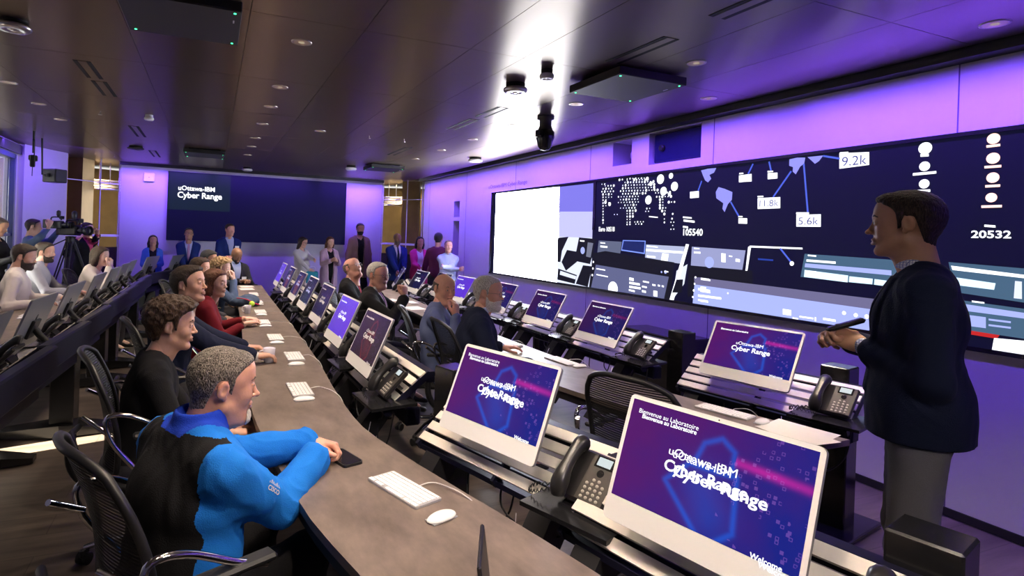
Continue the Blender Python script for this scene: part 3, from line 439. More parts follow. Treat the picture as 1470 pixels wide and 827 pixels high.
# ------------------------------------------------------------------ desktop computers
def screen_mat(nm, c_l, c_r, glow, streak, gl=1., st=1., s=1.):
    """wallpaper of a display: a gradient, a glowing padlock outline, a bright streak, scattered digits"""
    m = bpy.data.materials.new(nm); m.use_nodes = True; nt = m.node_tree; N = nt.nodes; L = nt.links; b = N['Principled BSDF']
    b.inputs['Base Color'].default_value = (0,0,0,1); b.inputs['Roughness'].default_value = .22
    tc = N.new('ShaderNodeTexCoord'); sp = N.new('ShaderNodeSeparateXYZ'); L.new(tc.outputs['Object'], sp.inputs[0])   # object: y to the viewer's right, z up, metres
    def ma(op, a, b_=None, c=None):
        n = N.new('ShaderNodeMath'); n.operation = op
        for i, v in enumerate((a, b_, c)):
            if v is None: continue
            if isinstance(v, (int, float)): n.inputs[i].default_value = v
            else: L.new(v, n.inputs[i])
        return n.outputs[0]
    def mix(f, a, b_, bt='MIX'):
        n = N.new('ShaderNodeMix'); n.data_type = 'RGBA'; n.blend_type = bt
        if isinstance(f, (int, float)): n.inputs['Factor'].default_value = f
        else: L.new(f, n.inputs['Factor'])
        for k, v in (('A', a), ('B', b_)):
            if isinstance(v, tuple): n.inputs[k].default_value = (*v, 1)
            else: L.new(v, n.inputs[k])
        return n.outputs['Result']
    y, z = sp.outputs[1], sp.outputs[2]
    nz = N.new('ShaderNodeTexNoise'); nz.inputs['Scale'].default_value = 9; nz.inputs['Detail'].default_value = 5; L.new(tc.outputs['Object'], nz.inputs['Vector'])
    fx = ma('ADD', ma('MULTIPLY_ADD', y, 1.9, .5), ma('MULTIPLY_ADD', nz.outputs[0], .7, -.35))
    fx = ma('MINIMUM', ma('MAXIMUM', ma('SUBTRACT', fx, ma('MULTIPLY', z, 1.1)), 0.), 1.)
    col = mix(fx, c_l, c_r)
    # padlock: rounded body outline and shackle ring
    def ring(cy, cz, r, w, k=1.):
        dy = ma('SUBTRACT', y, cy); dz = ma('MULTIPLY', ma('SUBTRACT', z, cz), k)
        d = ma('SQRT', ma('ADD', ma('MULTIPLY', dy, dy), ma('MULTIPLY', dz, dz)))
        e = ma('DIVIDE', ma('SUBTRACT', d, r), w); return ma('POWER', 2.718, ma('MULTIPLY', ma('MULTIPLY', e, e), -1.))
    def barr(ang, off, w, lo, hi):
        ca, sa = math.cos(ang), math.sin(ang); p = ma('SUBTRACT', ma('ADD', ma('MULTIPLY', y, -sa), ma('MULTIPLY', z, ca)), off); q = ma('ADD', ma('MULTIPLY', y, ca), ma('MULTIPLY', z, sa))
        e = ma('DIVIDE', p, w); g = ma('POWER', 2.718, ma('MULTIPLY', ma('MULTIPLY', e, e), -1.))
        return ma('MULTIPLY', g, ma('MULTIPLY', ma('GREATER_THAN', q, lo), ma('LESS_THAN', q, hi)))
    def seg(ay, az, by, bz, w):
        vy, vz = by-ay, bz-az; L2 = vy*vy+vz*vz; py = ma('SUBTRACT', y, ay); pz = ma('SUBTRACT', z, az)
        t = ma('DIVIDE', ma('ADD', ma('MULTIPLY', py, vy), ma('MULTIPLY', pz, vz)), L2); t = ma('MINIMUM', ma('MAXIMUM', t, 0.), 1.)
        dy = ma('SUBTRACT', py, ma('MULTIPLY', t, vy)); dz = ma('SUBTRACT', pz, ma('MULTIPLY', t, vz))
        d2 = ma('ADD', ma('MULTIPLY', dy, dy), ma('MULTIPLY', dz, dz)); return ma('POWER', 2.718, ma('DIVIDE', d2, -w*w))
    lock = [(-.105,-.02,-.045,.045), (-.045,.045,.085,.050), (.085,.050,.100,-.085), (.100,-.085,.035,-.145), (.035,-.145,-.105,-.02), (-.035,.045,-.015,.110), (-.015,.110,.030,.135), (.030,.135,.068,.110), (.068,.110,.072,.050)]
    gl_ = seg(*lock[0], .008)
    for l_ in lock[1:]: gl_ = ma('MAXIMUM', gl_, seg(*l_, .008))
    wide = seg(.0, .0, .03, -.06, .06)
    gl_ = ma('ADD', gl_, ma('MULTIPLY', wide, .5))
    col = mix(ma('MINIMUM', ma('MULTIPLY', gl_, .55*gl), 1.), col, glow)
    st_ = ma('MULTIPLY', barr(-.05, .092, .011, .07, .3), ma('MULTIPLY_ADD', nz.outputs[0], .9, .25))
    col = mix(ma('MINIMUM', ma('MULTIPLY', st_, .55*st), 1.), col, streak)
    vo = N.new('ShaderNodeTexVoronoi'); vo.inputs['Scale'].default_value = 58; vo.distance = 'CHEBYCHEV'; L.new(tc.outputs['Object'], vo.inputs['Vector'])
    dg = ma('MULTIPLY', ma('LESS_THAN', ma('ABSOLUTE', ma('SUBTRACT', vo.outputs['Distance'], .20)), .05), ma('MULTIPLY', ma('GREATER_THAN', nz.outputs[0], .50), ma('GREATER_THAN', y, .05)))
    col = mix(ma('MULTIPLY', dg, .16*gl), col, (.55,.22,.85))
    L.new(col, b.inputs['Emission Color']); b.inputs['Emission Strength'].default_value = s
    M[nm] = m; return m
screen_mat('scr_lock', (.075,.007,.120), (.008,.013,.190), (.01,.09,.60), (.75,.02,.38), s=1.)
screen_mat('scr_lockdim', (.040,.010,.085), (.012,.012,.120), (.01,.06,.35), (.30,.01,.12), s=.8)
screen_mat('scr_dark', (.012,.008,.022), (.010,.010,.050), (.02,.03,.16), (.10,.01,.03), .6, .5, .8)
screen_mat('scr_red', (.022,.008,.030), (.014,.006,.016), (.42,.03,.03), (.05,.01,.02), .55, .2, .8)
screen_mat('scr_violet', (.085,.035,.50), (.10,.030,.55), (.13,.07,.75), (.12,.04,.6), .35, .3, 1.)
screen_mat('scr_orange', (.016,.010,.10), (.010,.008,.05), (.65,.18,.05), (.03,.02,.18), .9, .3, .8)
screen_mat('scr_teal', (.010,.012,.030), (.008,.012,.045), (.03,.12,.10), (.02,.05,.10), .6, .5, .8)
em('txt_white', (.95,.95,1), 1.25); em('txt_dim', (.62,.62,.95), .9); em('txt_warm', (.85,.70,.60), .9)
mat('imac_white', (.80,.80,.80), .35); mat('imac_alu', (.36,.36,.38), .40, .7); mat('logo_m', (.24,.24,.26), .2, .8)
SW, SH = .547, .375
def facing(M0, x):                       # text on a plane facing +x; the viewer's right is +y
    return M0
TX = lambda x, y, z: Matrix(((0,0,1,x),(1,0,0,y),(0,1,0,z),(0,0,0,1)))
def face_lettering(double, mt):
    out = []; dx = .0075
    def g_(s, y, z, h, w, b, mi=0):
        g = MB(); put_text(g, s, TX(dx+.0002*mi, y, z), h, w, b, mi); out.append((s.split()[0], g))
    g_('Bienvenue au Laboratoire', -.218, .124 if double else .128, .0125, .175, 1)
    g_('uOttawa-IBM', -.095, .045, .022, .165, 0); g_('Cyber Range', -.115, .006, .030, .235, 1); g_('Welcome', .150, -.118, .0135, .075, 1)
    if double:
        g_('Bienvenue au Laboratoire', -.232, .137, .0135, .192, 0, mi=1); g_('uOttawa-IBM', -.110, .050, .022, .195, 0, mi=1)
        g_('Cyber Range', -.085, .000, .030, .235 if double < 2 else .255, 1, mi=1)
        if double > 1: g_('Welcome', .172, -.130, .0135, .082, 0, mi=1)
    return out
_mcache = {}
def make_computer(name, label, loc, heading, tilt, scr, txt='txt_white', double=0, group='desktop computers along the rows', logo=True):
    """loc: centre of the face; local +x is the way the screen faces, +y the viewer's right"""
    t = thing(name, label, 'computer', loc, heading, group)
    if 'housing' not in _mcache:
        o = MB()
        Mx = Matrix(((0,0,1,0),(1,0,0,0),(0,1,0,0),(0,0,0,1)))
        o.prism(rrect(SW, SH, .016), -.0115+.0035, .0035, 0, Mx); _mcache['housing'] = new_mesh('housing', o.V, o.F, [M['imac_alu']], o.mi, o.sm)
        o = MB(); o.prism(rrect(SW-.001, SH-.001, .0155), .0035, .0048, 0, Mx); _mcache['bezel'] = new_mesh('bezel', o.V, o.F, [M['imac_white']], o.mi, o.sm)
        o = MB(); hw, zt, zb = .2600, SH/2-.0135, -SH/2+.071
        o.add([(.0056,-hw,zb),(.0056,hw,zb),(.0056,hw,zt),(.0056,-hw,zt)], [(0,1,2,3)]); _mcache['display'] = (o.V, o.F)
        o = MB(); o.lathe([(.0022,0),(.0022,.0004)], n=10); o.at(Matrix.Identity(4)); _mcache['cam'] = None
        o = MB()
        o.box((-.018, 0, -.045), (.020, .13, .13), bev=.004); o.tube([(-.03,0,-.045),(-.075,0,-.075),(-.13,0,-.10)], .022, n=10); o.lathe([(.035,-.02),(.035,.03),(.03,.035)], (-.135,0,-.125), n=14)
        _mcache['arm'] = new_mesh('monitor_arm', o.V, o.F, [M['black_m']], o.mi, o.sm)
        o = MB(); o.at(Matrix.Translation((-.0085, 0, .035)))
        pts = [(.020*math.cos(a)*(1-.10*math.cos(2*a)), .022*math.sin(a)) for a in [i*2*PI/18 for i in range(18)]]
        o.add([(0, -p[0], p[1]) for p in pts], [tuple(range(18))]); o.add([(0,.002,.026),(0,.010,.036),(0,.0,.034)], [(0,1,2)]); _mcache['logo'] = new_mesh('rear_emblem', o.V, o.F, [M['logo_m']], o.mi, o.sm)
    tl = Matrix.Rotation(-tilt, 4, 'Y')
    for k, nm in (('housing', 'housing'), ('bezel', 'bezel'), ('arm', 'monitor_arm')):
        o = link(nm, _mcache[k], t); o.matrix_local = tl
    if logo: o = link('rear_emblem', _mcache['logo'], t); o.matrix_local = tl
    key = ('disp', scr)
    if key not in _mcache: _mcache[key] = new_mesh('display', _mcache['display'][0], _mcache['display'][1], [M[scr]], [0], False)
    disp = link('display', _mcache[key], t); disp.matrix_local = tl
    key = ('txt', txt, double)
    if key not in _mcache:
        _mcache[key] = [({'Bienvenue': 'heading_lettering', 'uOttawa-IBM': 'title_lettering', 'Cyber': 'name_lettering', 'Welcome': 'welcome_lettering'}[k_], new_mesh('lettering', g_.V, g_.F, [M[txt], M[txt]], g_.mi, False)) for k_, g_ in face_lettering(double, None)]
    for nm_, me_ in _mcache[key]: link(nm_, me_, disp)
    if double == 2:
        o = MB().add([(.0060, .002*math.cos(a)+.01, .1805+.002*math.sin(a)) for a in [i*PI/5 for i in range(10)]], [tuple(range(10))]).build('camera_lens', M['gloss_black'], t); o.matrix_local = tl
    return t
# ------------------------------------------------------------------ things in the ceiling
mat('lamp_ring', (.55,.50,.42), .3, .7); em('lamp_glow', (1,.80,.55), .35); em('led_green', (.05,1,.30), 4); mat('white_plastic', (.72,.72,.74), .4)
def downlight(loc, label):
    t = thing('ceiling_downlight', label, 'ceiling light', loc, 0, 'recessed round downlights')
    MB().lathe([(.052,-.004),(.058,-.006),(.066,-.004),(.067,0)], n=20, cap=False).build('trim_ring', M['lamp_ring'], t)
    MB().lathe([(.0,-.001),(.052,-.004)], n=20, cap=False).build('reflector', mat('lamp_refl', (.55,.42,.28), .3, .8, emit=(1,.72,.42), es=.05) if 'lamp_refl' not in M else M['lamp_refl'], t)
    MB().lathe([(.0,-.0045),(.020,-.0045)], n=14, cap=False).build('bulb', M['lamp_glow'], t)
    return t
first = None
DLN = {.50: 'row above the middle desks', 3.0: 'row above the right-hand desks', 3.83: 'pair beside the video wall', 3.82: 'pair beside the video wall', -1.72: 'row above the left-hand desks', 1.18: 'single light in the middle of the ceiling'}
rank = {}
ORD = ['nearest', 'second', 'third', 'fourth', 'fifth', 'sixth', 'seventh', 'eighth', 'ninth', 'tenth', 'eleventh']
for x, y in sorted(DL, key=lambda p: p[1]):
    if y < 1.6 or (x == .5 and y < 3): continue
    nm = DLN[x]; k = rank.get(nm, 0); rank[nm] = k+1
    lab = 'recessed round downlight, %s seen of the %s' % (ORD[k], nm) if 'single' not in nm else 'recessed round downlight alone in the middle of the ceiling'
    if first is None: first = downlight((x, y, ZC), lab)
    else: dup(first, (x, y, ZC), 0, lab)
# square microphone panels
def micpanel(loc, label):
    t = thing('ceiling_panel', label, 'ceiling panel', loc, 0, 'square black ceiling panels')
    MB().box((0, 0, -.05), (.60, .60, .055), bev=.004).box((0, 0, -.0115), (.46, .46, .02)).build('housing', M['black_m'], t)
    g = MB()
    g.box((0, 0, -.0795), (.595, .595, .003)); g.build('grille', mat('mic_grille', (.030,.028,.034), .6) if 'mic_grille' not in M else M['mic_grille'], t)
    g = MB()
    for sx in (-1, 1):
        for sy in (-1, 1): g.lathe([(.007,-.0835),(.007,-.081)], (sx*.265, sy*.265, 0), n=10)
    g.build('status_lights', M['led_green'], t)
    g = MB(); g.box((.262, -.13, -.0815), (.008, .045, .001)); g.build('badge', M['white_plastic'], t)
    return t
mp0 = micpanel((-.19, 3.55, ZC), 'square black ceiling panel with green lights nearest the top left corner')
dup(mp0, (2.85, 3.49, ZC), 0, 'square black ceiling panel with green corner lights beside the video wall')
dup(mp0, (-.15, 9.9, ZC), 0, 'square black ceiling panel far off in front of the title lettering')
dup(mp0, (2.80, 9.9, ZC), 0, 'square black ceiling panel far off towards the right end of the far wall')
# slot diffusers
g0 = None
for x, y, ln, lab in ((2.49, 1.85, .95, 'nearest slot vent at the top of the picture'), (2.51, 2.95, .55, 'slot vent beside the right square ceiling panel'), (2.50, 5.05, .50, 'slot vent behind the round ceiling speaker'), (2.50, 5.75, .65, 'slot vent further behind the round ceiling speaker'), (2.52, 8.1, .9, 'slot vent right of the middle, far back'),
                      (-.96, 5.35, .55, 'slot vent at the left, nearer half'), (-.95, 6.02, .60, 'slot vent at the left, farther half'), (-.95, 8.5, .9, 'slot vent at the left, far back'), (-.95, 10.9, .9, 'slot vent just before the far wall')):
    t = thing('slot_vent', 'black twin '+lab, 'vent', (x, y, ZC), 0, 'twin slot vents')
    MB().box((-.045, 0, -.001), (.030, ln, .004)).box((.045, 0, -.001), (.030, ln, .004)).build('slot', M['void_m'], t)
    MB().box((0, 0, -.001), (.055, ln, .006)).build('divider', M['ceiling_m'], t)
# round speakers, detectors, camera
def puck(name, label, cat, loc, r, h, m1, m2, grp=None):
    t = thing(name, label, cat, loc, 0, grp)
    MB().lathe([(r*.80,0),(r*.80,-h*.45),(r*.92,-h*.5)], n=22).build('mount', m1, t)
    MB().lathe([(r*.92,-h*.48),(r,-h*.6),(r,-h*.8),(r*.85,-h),(r*.5,-h),(r*.45,-h*.92),(r*.2,-h*.92),(r*.15,-h*1.02),(0.001,-h*1.02)], n=22, cap=False).build('disc', m2, t); return t
puck('ceiling_speaker', 'round perforated ceiling speaker in the bright glare', 'speaker', (2.197, 4.02, ZC), .095, .075, M['black_m'], M['steel'])
puck('smoke_detector', 'small white detector above the dome camera', 'detector', (2.211, 3.58, ZC), .052, .07, M['black_m'], M['white_plastic'], 'small ceiling detectors')
puck('ceiling_speaker', 'round ceiling speaker cut by the upper left edge', 'speaker', (-1.176, 4.29, ZC), .095, .06, M['black_m'], M['steel'])
puck('smoke_detector', 'small white detector left of the middle ceiling seam', 'detector', (-.693, 7.15, ZC), .05, .06, M['white_plastic'], M['white_plastic'], 'small ceiling detectors')
puck('ceiling_speaker', 'flat black round ceiling speaker at the left before the far slot vents', 'speaker', (-1.144, 10.07, ZC), .12, .05, M['black_m'], M['black_m'])
puck('smoke_detector', 'white domed detector near the top of the video wall', 'detector', (3.72, 8.0, ZC), .11, .07, M['black_m'], M['white_plastic'], 'small ceiling detectors')
puck('projector_mount', 'small black box under the ceiling right of the far screen', 'projector', (2.30, 10.3, ZC), .10, .09, M['black_m'], M['white_plastic'])
puck('sensor', 'small white sensor in front of the far screen', 'detector', (.60, 12.0, ZC), .10, .07, M['black_m'], M['white_plastic'], 'small ceiling detectors')
for x, y, lab in ((-1.177, 7.24, 'at the left'), (1.79, 7.05, 'in the middle'), (2.96, 10.5, 'far back at the right'), (-1.64, 11.6, 'far back at the left'), (2.25, 7.05, 'above the right-hand desks')):
    tag(MB().lathe([(.006,0),(.006,-.03),(.020,-.032),(.020,-.036),(.004,-.04)], (0,0,0), n=10).build('sprinkler', M['steel']), 'small pendant fire sprinkler %s of the ceiling' % lab if 'left' in lab or 'middle' in lab else 'small pendant fire sprinkler %s' % lab, 'sprinkler').location = (x, y, ZC)
t = thing('dome_camera', 'black pan and tilt camera hanging from the ceiling in the glare', 'camera', (3.05, 4.93, ZC), .5)
MB().lathe([(.085,0),(.085,-.03),(.06,-.04),(.06,-.10),(.075,-.14)], n=22).build('mount', M['black_m'], t)
MB().lathe([(.075,-.14),(.092,-.16),(.092,-.22),(.080,-.25),(.070,-.30),(.045,-.335),(.001,-.345)], n=22).build('camera_head', M['gloss_black'], t)
MB().box((-.11, 0, -.19), (.07, .07, .07), bev=.01).build('side_housing', M['gloss_black'], t)
MB().lathe([(.028,0),(.028,.012)], (0,0,0), n=16).at(Matrix.Identity(4)).build('lens', mat('lens_m', (.02,.02,.05), .05), t).matrix_local = Matrix.Translation((.05, 0, -.29)) @ Matrix.Rotation(math.radians(120), 4, 'Y')
# gear in the wall niches and on the left wall
t = thing('niche_projector', 'dark glass projector window set in the wall above the video wall', 'projector', (XW+.15, 4.46, 2.46))
MB().box((.0, 0, .165), (.2, .66, .30), bev=.01).build('housing', mat('niche_glass', (.01,.01,.05), .15), t)
MB().lathe([(.035,0),(.035,.03),(.025,.03)], n=16).build('lens', M['gloss_black'], t).matrix_local = Matrix.Translation((-.10, .2, .16)) @ Matrix.Rotation(-PI/2, 4, 'Y')
t = thing('niche_camera', 'small camera standing in the narrow niche above the video wall', 'camera', (XW+.15, 5.2, 2.50))
MB().lathe([(.035,0),(.035,.02),(.015,.03),(.015,.08)], n=14).build('stand', M['steel'], t); MB().box((0, 0, .115), (.10, .06, .07), bev=.01).build('camera_body', M['imac_alu'], t)
t = thing('wall_speaker', 'black box loudspeaker hung high on the white pier at the left', 'speaker', (-2.22, 10.2, 2.23), .9)
MB().box((0, 0, .10), (.20, .26, .20), bev=.012).build('cabinet', M['black_m'], t); MB().box((-.12, 0, .10), (.06, .05, .05)).tube([(-.14,0,.10),(-.2,0,.10),(-.22,0,ZC-2.23)], .012).build('bracket', M['black_m'], t)
MB().box((.1015, 0, .04), (.002, .04, .012)).build('badge', M['white_plastic'], t)
t = thing('camera_rig', 'black jointed camera arm hanging from the ceiling at the left', 'camera rig', (-2.28, 9.3, ZC), .2)
MB().tube([(0,0,0),(0,0,-.30)], .014).tube([(0,0,-.12),(.0,-.05,-.15)], .012).build('pole', M['black_m'], t); MB().box((0, .0, -.37), (.10, .16, .07), bev=.01).box((.0, -.13, -.42), (.06, .07, .16), bev=.01).build('camera_body', M['black_m'], t)
MB().tube(smoothpath([(0,.06,-.34),(0,.20,-.36),(0,.28,-.25),(0,.26,-.12),(0,.18,-.06)]), .007, n=6).tube([(0,-.13,-.48),(0,-.13,-.62)], .005, n=6).build('cable', M['black_m'], t)
t = thing('wall_access_point', 'square white wireless box on the far wall left of the screen', 'wall box', (-1.19, YF-.02, 2.50))
MB().box((0, 0, .09), (.20, .035, .18), bev=.02).build('housing', M['white_plastic'], t); MB().lathe([(.01,0),(.01,.002)], n=10).build('status_light', mat('dim_led', (.3,.3,.35), .4), t).matrix_local = Matrix.Translation((0, -.0185, .09)) @ Matrix.Rotation(PI/2, 4, 'X')
# ------------------------------------------------------------------ people
# Bodies are grown from rounded forms blended into one smooth skin (surface nets on a distance field).
NP = np
def surface_nets(Fd, lo, h):
    s = Fd < 0
    nx, ny, nz = Fd.shape
    cs = [(i, j, k) for i in (0, 1) for j in (0, 1) for k in (0, 1)]
    def sub(A, c): return A[c[0]:nx-1+c[0], c[1]:ny-1+c[1], c[2]:nz-1+c[2]]
    cnt = np.zeros((nx-1, ny-1, nz-1), np.int8)
    for c in cs: cnt += sub(s, c)
    act = (cnt > 0) & (cnt < 8)
    idx = -np.ones(act.shape, np.int64)
    A = np.argwhere(act)
    idx[act] = np.arange(len(A))
    acc = np.zeros((len(A), 3)); n = np.zeros(len(A))
    vals = {c: Fd[A[:, 0]+c[0], A[:, 1]+c[1], A[:, 2]+c[2]] for c in cs}
    for a in cs:
        for ax in range(3):
            if a[ax]: continue
            b = list(a); b[ax] = 1; b = tuple(b)
            va, vb = vals[a], vals[b]
            m = (va < 0) != (vb < 0)
            t = np.where(m, va/np.where(m, va-vb, 1), 0)
            p = np.zeros((len(A), 3)) + np.array(a); p[:, ax] += t
            acc[m] += p[m]; n[m] += 1
    V = (A + acc/n[:, None])*h + np.array(lo)
    faces = []
    for ax in range(3):
        sl0 = [slice(None)]*3; sl1 = [slice(None)]*3
        sl0[ax] = slice(0, -1); sl1[ax] = slice(1, None)
        d = s[tuple(sl0)] != s[tuple(sl1)]
        E = np.argwhere(d)
        u, v = (ax+1) % 3, (ax+2) % 3
        ok = (E[:, u] > 0) & (E[:, v] > 0) & (E[:, u] < Fd.shape[u]-1) & (E[:, v] < Fd.shape[v]-1)
        E = E[ok]
        ins = s[E[:, 0], E[:, 1], E[:, 2]]
        def g(du, dv):
            Q = E.copy(); Q[:, u] += du; Q[:, v] += dv
            return idx[Q[:, 0], Q[:, 1], Q[:, 2]]
        q = np.stack([g(-1, -1), g(0, -1), g(0, 0), g(-1, 0)], 1)
        q[~ins] = q[~ins][:, ::-1]
        faces.append(q)
    return V, np.concatenate(faces) if faces else np.zeros((0, 4), int)

class Field:
    def __init__(self, lo, hi, h):
        self.lo = np.array(lo, float); self.h = h
        n = np.ceil((np.array(hi)-self.lo)/h).astype(int)+1
        self.n = n; self.F = np.full(tuple(n), 0.5)
        self.ax = [self.lo[i]+np.arange(n[i])*h for i in range(3)]
    def _box(self, lo, hi):
        a = np.clip(np.floor((np.array(lo)-self.lo)/self.h).astype(int), 0, self.n)
        b = np.clip(np.ceil((np.array(hi)-self.lo)/self.h).astype(int)+1, 0, self.n)
        if (b <= a).any(): return None
        sl = tuple(slice(a[i], b[i]) for i in range(3))
        P = np.meshgrid(*[self.ax[i][sl[i]] for i in range(3)], indexing='ij')
        return sl, P
    def full(self):
        return np.meshgrid(*self.ax, indexing='ij')
    def put(self, prim, k=.02, sub=False):
        lo, hi, fn = prim
        m = max(k, .0)+3*self.h+.012
        r = self._box(np.array(lo)-m, np.array(hi)+m)
        if r is None: return
        sl, P = r
        d = fn(*P); f = self.F[sl]
        if sub:
            d = -d; hh = np.clip(.5-.5*(f-d)/k, 0, 1) if k > 0 else (d > f)*1.
            self.F[sl] = f*(1-hh)+d*hh+k*hh*(1-hh)
        else:
            hh = np.clip(.5+.5*(f-d)/k, 0, 1)
            self.F[sl] = f*(1-hh)+d*hh-k*hh*(1-hh)
    def mesh(self): return surface_nets(self.F, self.lo, self.h)

def RC(a, b, ra, rb, sc=(1, 1, 1)):
    a = np.array(a, float); b = np.array(b, float); sc = np.array(sc, float)
    A = a*sc; B = b*sc; d = B-A; L = max(float(d@d), 1e-9)
    R = max(ra, rb)/sc
    def fn(X, Y, Z):
        x, y, z = X*sc[0]-A[0], Y*sc[1]-A[1], Z*sc[2]-A[2]
        t = np.clip((x*d[0]+y*d[1]+z*d[2])/L, 0, 1)
        return (np.sqrt((x-t*d[0])**2+(y-t*d[1])**2+(z-t*d[2])**2)-(ra+(rb-ra)*t))/max(sc)
    return np.minimum(a, b)-R, np.maximum(a, b)+R, fn
def EL(c, r, ang=0, axis='y'):
    c = np.array(c, float); r = np.array(r, float); R = r if not ang else np.full(3, r.max())
    ca, sa = math.cos(ang), math.sin(ang)
    def fn(X, Y, Z):
        x, y, z = X-c[0], Y-c[1], Z-c[2]
        if ang:
            if axis == 'y': x, z = x*ca-z*sa, x*sa+z*ca
            elif axis == 'x': y, z = y*ca-z*sa, y*sa+z*ca
            else: x, y = x*ca-y*sa, x*sa+y*ca
        k0 = np.sqrt((x/r[0])**2+(y/r[1])**2+(z/r[2])**2)+1e-9
        k1 = np.sqrt((x/r[0]**2)**2+(y/r[1]**2)**2+(z/r[2]**2)**2)+1e-9
        return k0*(k0-1)/k1
    return c-R, c+R, fn
def TOR(c, R, r, tilt=0, sy=1.):
    c = np.array(c, float); ct, st = math.cos(tilt), math.sin(tilt); M = R*max(1, sy)+r
    def fn(X, Y, Z):
        x, y, z = X-c[0], (Y-c[1])/sy, Z-c[2]
        x, z = x*ct-z*st, x*st+z*ct
        return np.sqrt((np.sqrt(x*x+y*y)-R)**2+(z*.55)**2)-r
    return c-M, c+M, fn
def wob(X, Y, Z, f, seed=0.):
    return (np.sin(f*X*1.0+seed+1.7*np.sin(f*.61*Y+seed))*np.sin(f*Y*1.1+2.1*seed+1.3*np.sin(f*.57*Z))*np.sin(f*Z*.9+.7*seed+1.5*np.sin(f*.63*X+1)))
def interp_line(X, pts):
    pts = sorted(pts); return np.interp(X, [p[0] for p in pts], [p[1] for p in pts])

HAIRLINE = {
 'short': [(-.14,-.07),(-.08,-.07),(-.055,-.06),(-.04,-.01),(-.026,.03),(.004,.034),(.010,-.010),(.021,-.014),(.026,.04),(.040,.062),(.066,.080),(.12,.10)],
 'receding': [(-.14,-.07),(-.08,-.07),(-.055,-.06),(-.04,-.01),(-.026,.03),(.004,.034),(.012,-.012),(.02,-.014),(.026,.04),(.03,.07),(.055,.085),(.075,.092),(.12,.12)],
 'fringe': [(-.14,-.07),(-.08,-.07),(-.055,-.06),(-.04,-.01),(-.026,.03),(.004,.034),(.010,-.01),(.018,-.012),(.024,.05),(.03,.2),(.12,.3)],
 'full': [(-.14,-.12),(-.05,-.10),(-.04,-.05),(-.028,.0),(-.02,.015),(.008,.02),(.014,-.02),(.026,-.02),(.034,.03),(.055,.045),(.08,.06),(.12,.075)],
 'long': [(-.14,-.16),(-.02,-.13),(.012,-.10),(.02,-.06),(.034,.02),(.05,.05),(.072,.075),(.12,.09)],
}
def head_prims(o):
    w = o.get('w', 1.0); jaw = o.get('jaw', 1.0); fat = o.get('fat', 0.)
    L = [(EL((-.014,0,.040),(.097,.077*w,.082)),.02), (EL((-.045,0,.012),(.058,.066*w,.065)),.03),
         (EL((.030,0,.018),(.064,.064*w,.075)),.025), (EL((.038,0,-.045),(.045,.050*w*jaw,.062)),.03),
         (RC((.0,.048*w*jaw,-.055),(.066,.016*jaw,-.098),.019+fat*.01,.013),.03), (RC((.0,-.048*w*jaw,-.055),(.066,-.016*jaw,-.098),.019+fat*.01,.013),.03),
         (EL((.076,0,-.097),(.014,.019,.014)),.018),
         (EL((.060,.036*w,-.022),(.022+fat*.008,.022,.024+fat*.01)),.022), (EL((.060,-.036*w,-.022),(.022+fat*.008,.022,.024+fat*.01)),.022),
         (RC((.079,.034,.034),(.0895,.008,.030),.008,.008),.012), (RC((.079,-.034,.034),(.0895,-.008,.030),.008,.008),.012),
         (EL((.064,0,-.047),(.0285,.030,.030)),.014), (EL((.058,0,.062),(.030,.045,.035)),.03)]
    nl = o.get('nose', 1.)
    L += [(RC((.086,0,.022),(.104*1.0+.004*(nl-1),0,-.020),.0065,.0085),.010), (EL((.107+.006*(nl-1),0,-.026),(.0125,.0105,.0095)),.006),
          (EL((.098,.0105,-.029),(.009,.0065,.0065)),.004), (EL((.098,-.0105,-.029),(.009,.0065,.0065)),.004)]
    if fat: L.append((EL((.035,0,-.105),(.055,.05,.03)),.03))
    L += [(EL((-.012,0,-.085),(.052,.052,.10)),.03)]
    nk = o.get('neck', .054)
    L += [(RC((-.030,0,-.06),(-.052,0,-.20),nk,nk+.010),.02)]
    S = [(EL((.099,.031,.010),(.016,.018,.013)),.010), (EL((.099,-.031,.010),(.016,.018,.013)),.010)]
    L2 = [(RC((.0920,.021,-.0575),(.0965,.006,-.0545),.0035,.0052),.006), (RC((.0920,-.021,-.0575),(.0965,-.006,-.0545),.0035,.0052),.006),
          (RC((.0905,.017,-.0655),(.0945,0,-.0670),.0042,.0062),.007), (RC((.0905,-.017,-.0655),(.0945,0,-.0670),.0042,.0062),.007)]
    S2 = [(RC((.0965,-.024,-.0605),(.1000,0,-.0605),.0022,.0026),.003), (RC((.0965,.024,-.0605),(.1000,0,-.0605),.0022,.0026),.003)]
    ears = []
    for s in (1, -1):
        ears += [(EL((-.010,s*.0800*w,.004),(.0190,.0080,.029),.22),.003), (EL((-.003,s*.0755*w,-.020),(.0095,.0070,.012)),.003)]
    earS = [(EL((-.006,s*.0885*w,.006),(.0105,.0075,.019),.22),.003) for s in (1, -1)]
    return L, S, L2, S2, ears, earS

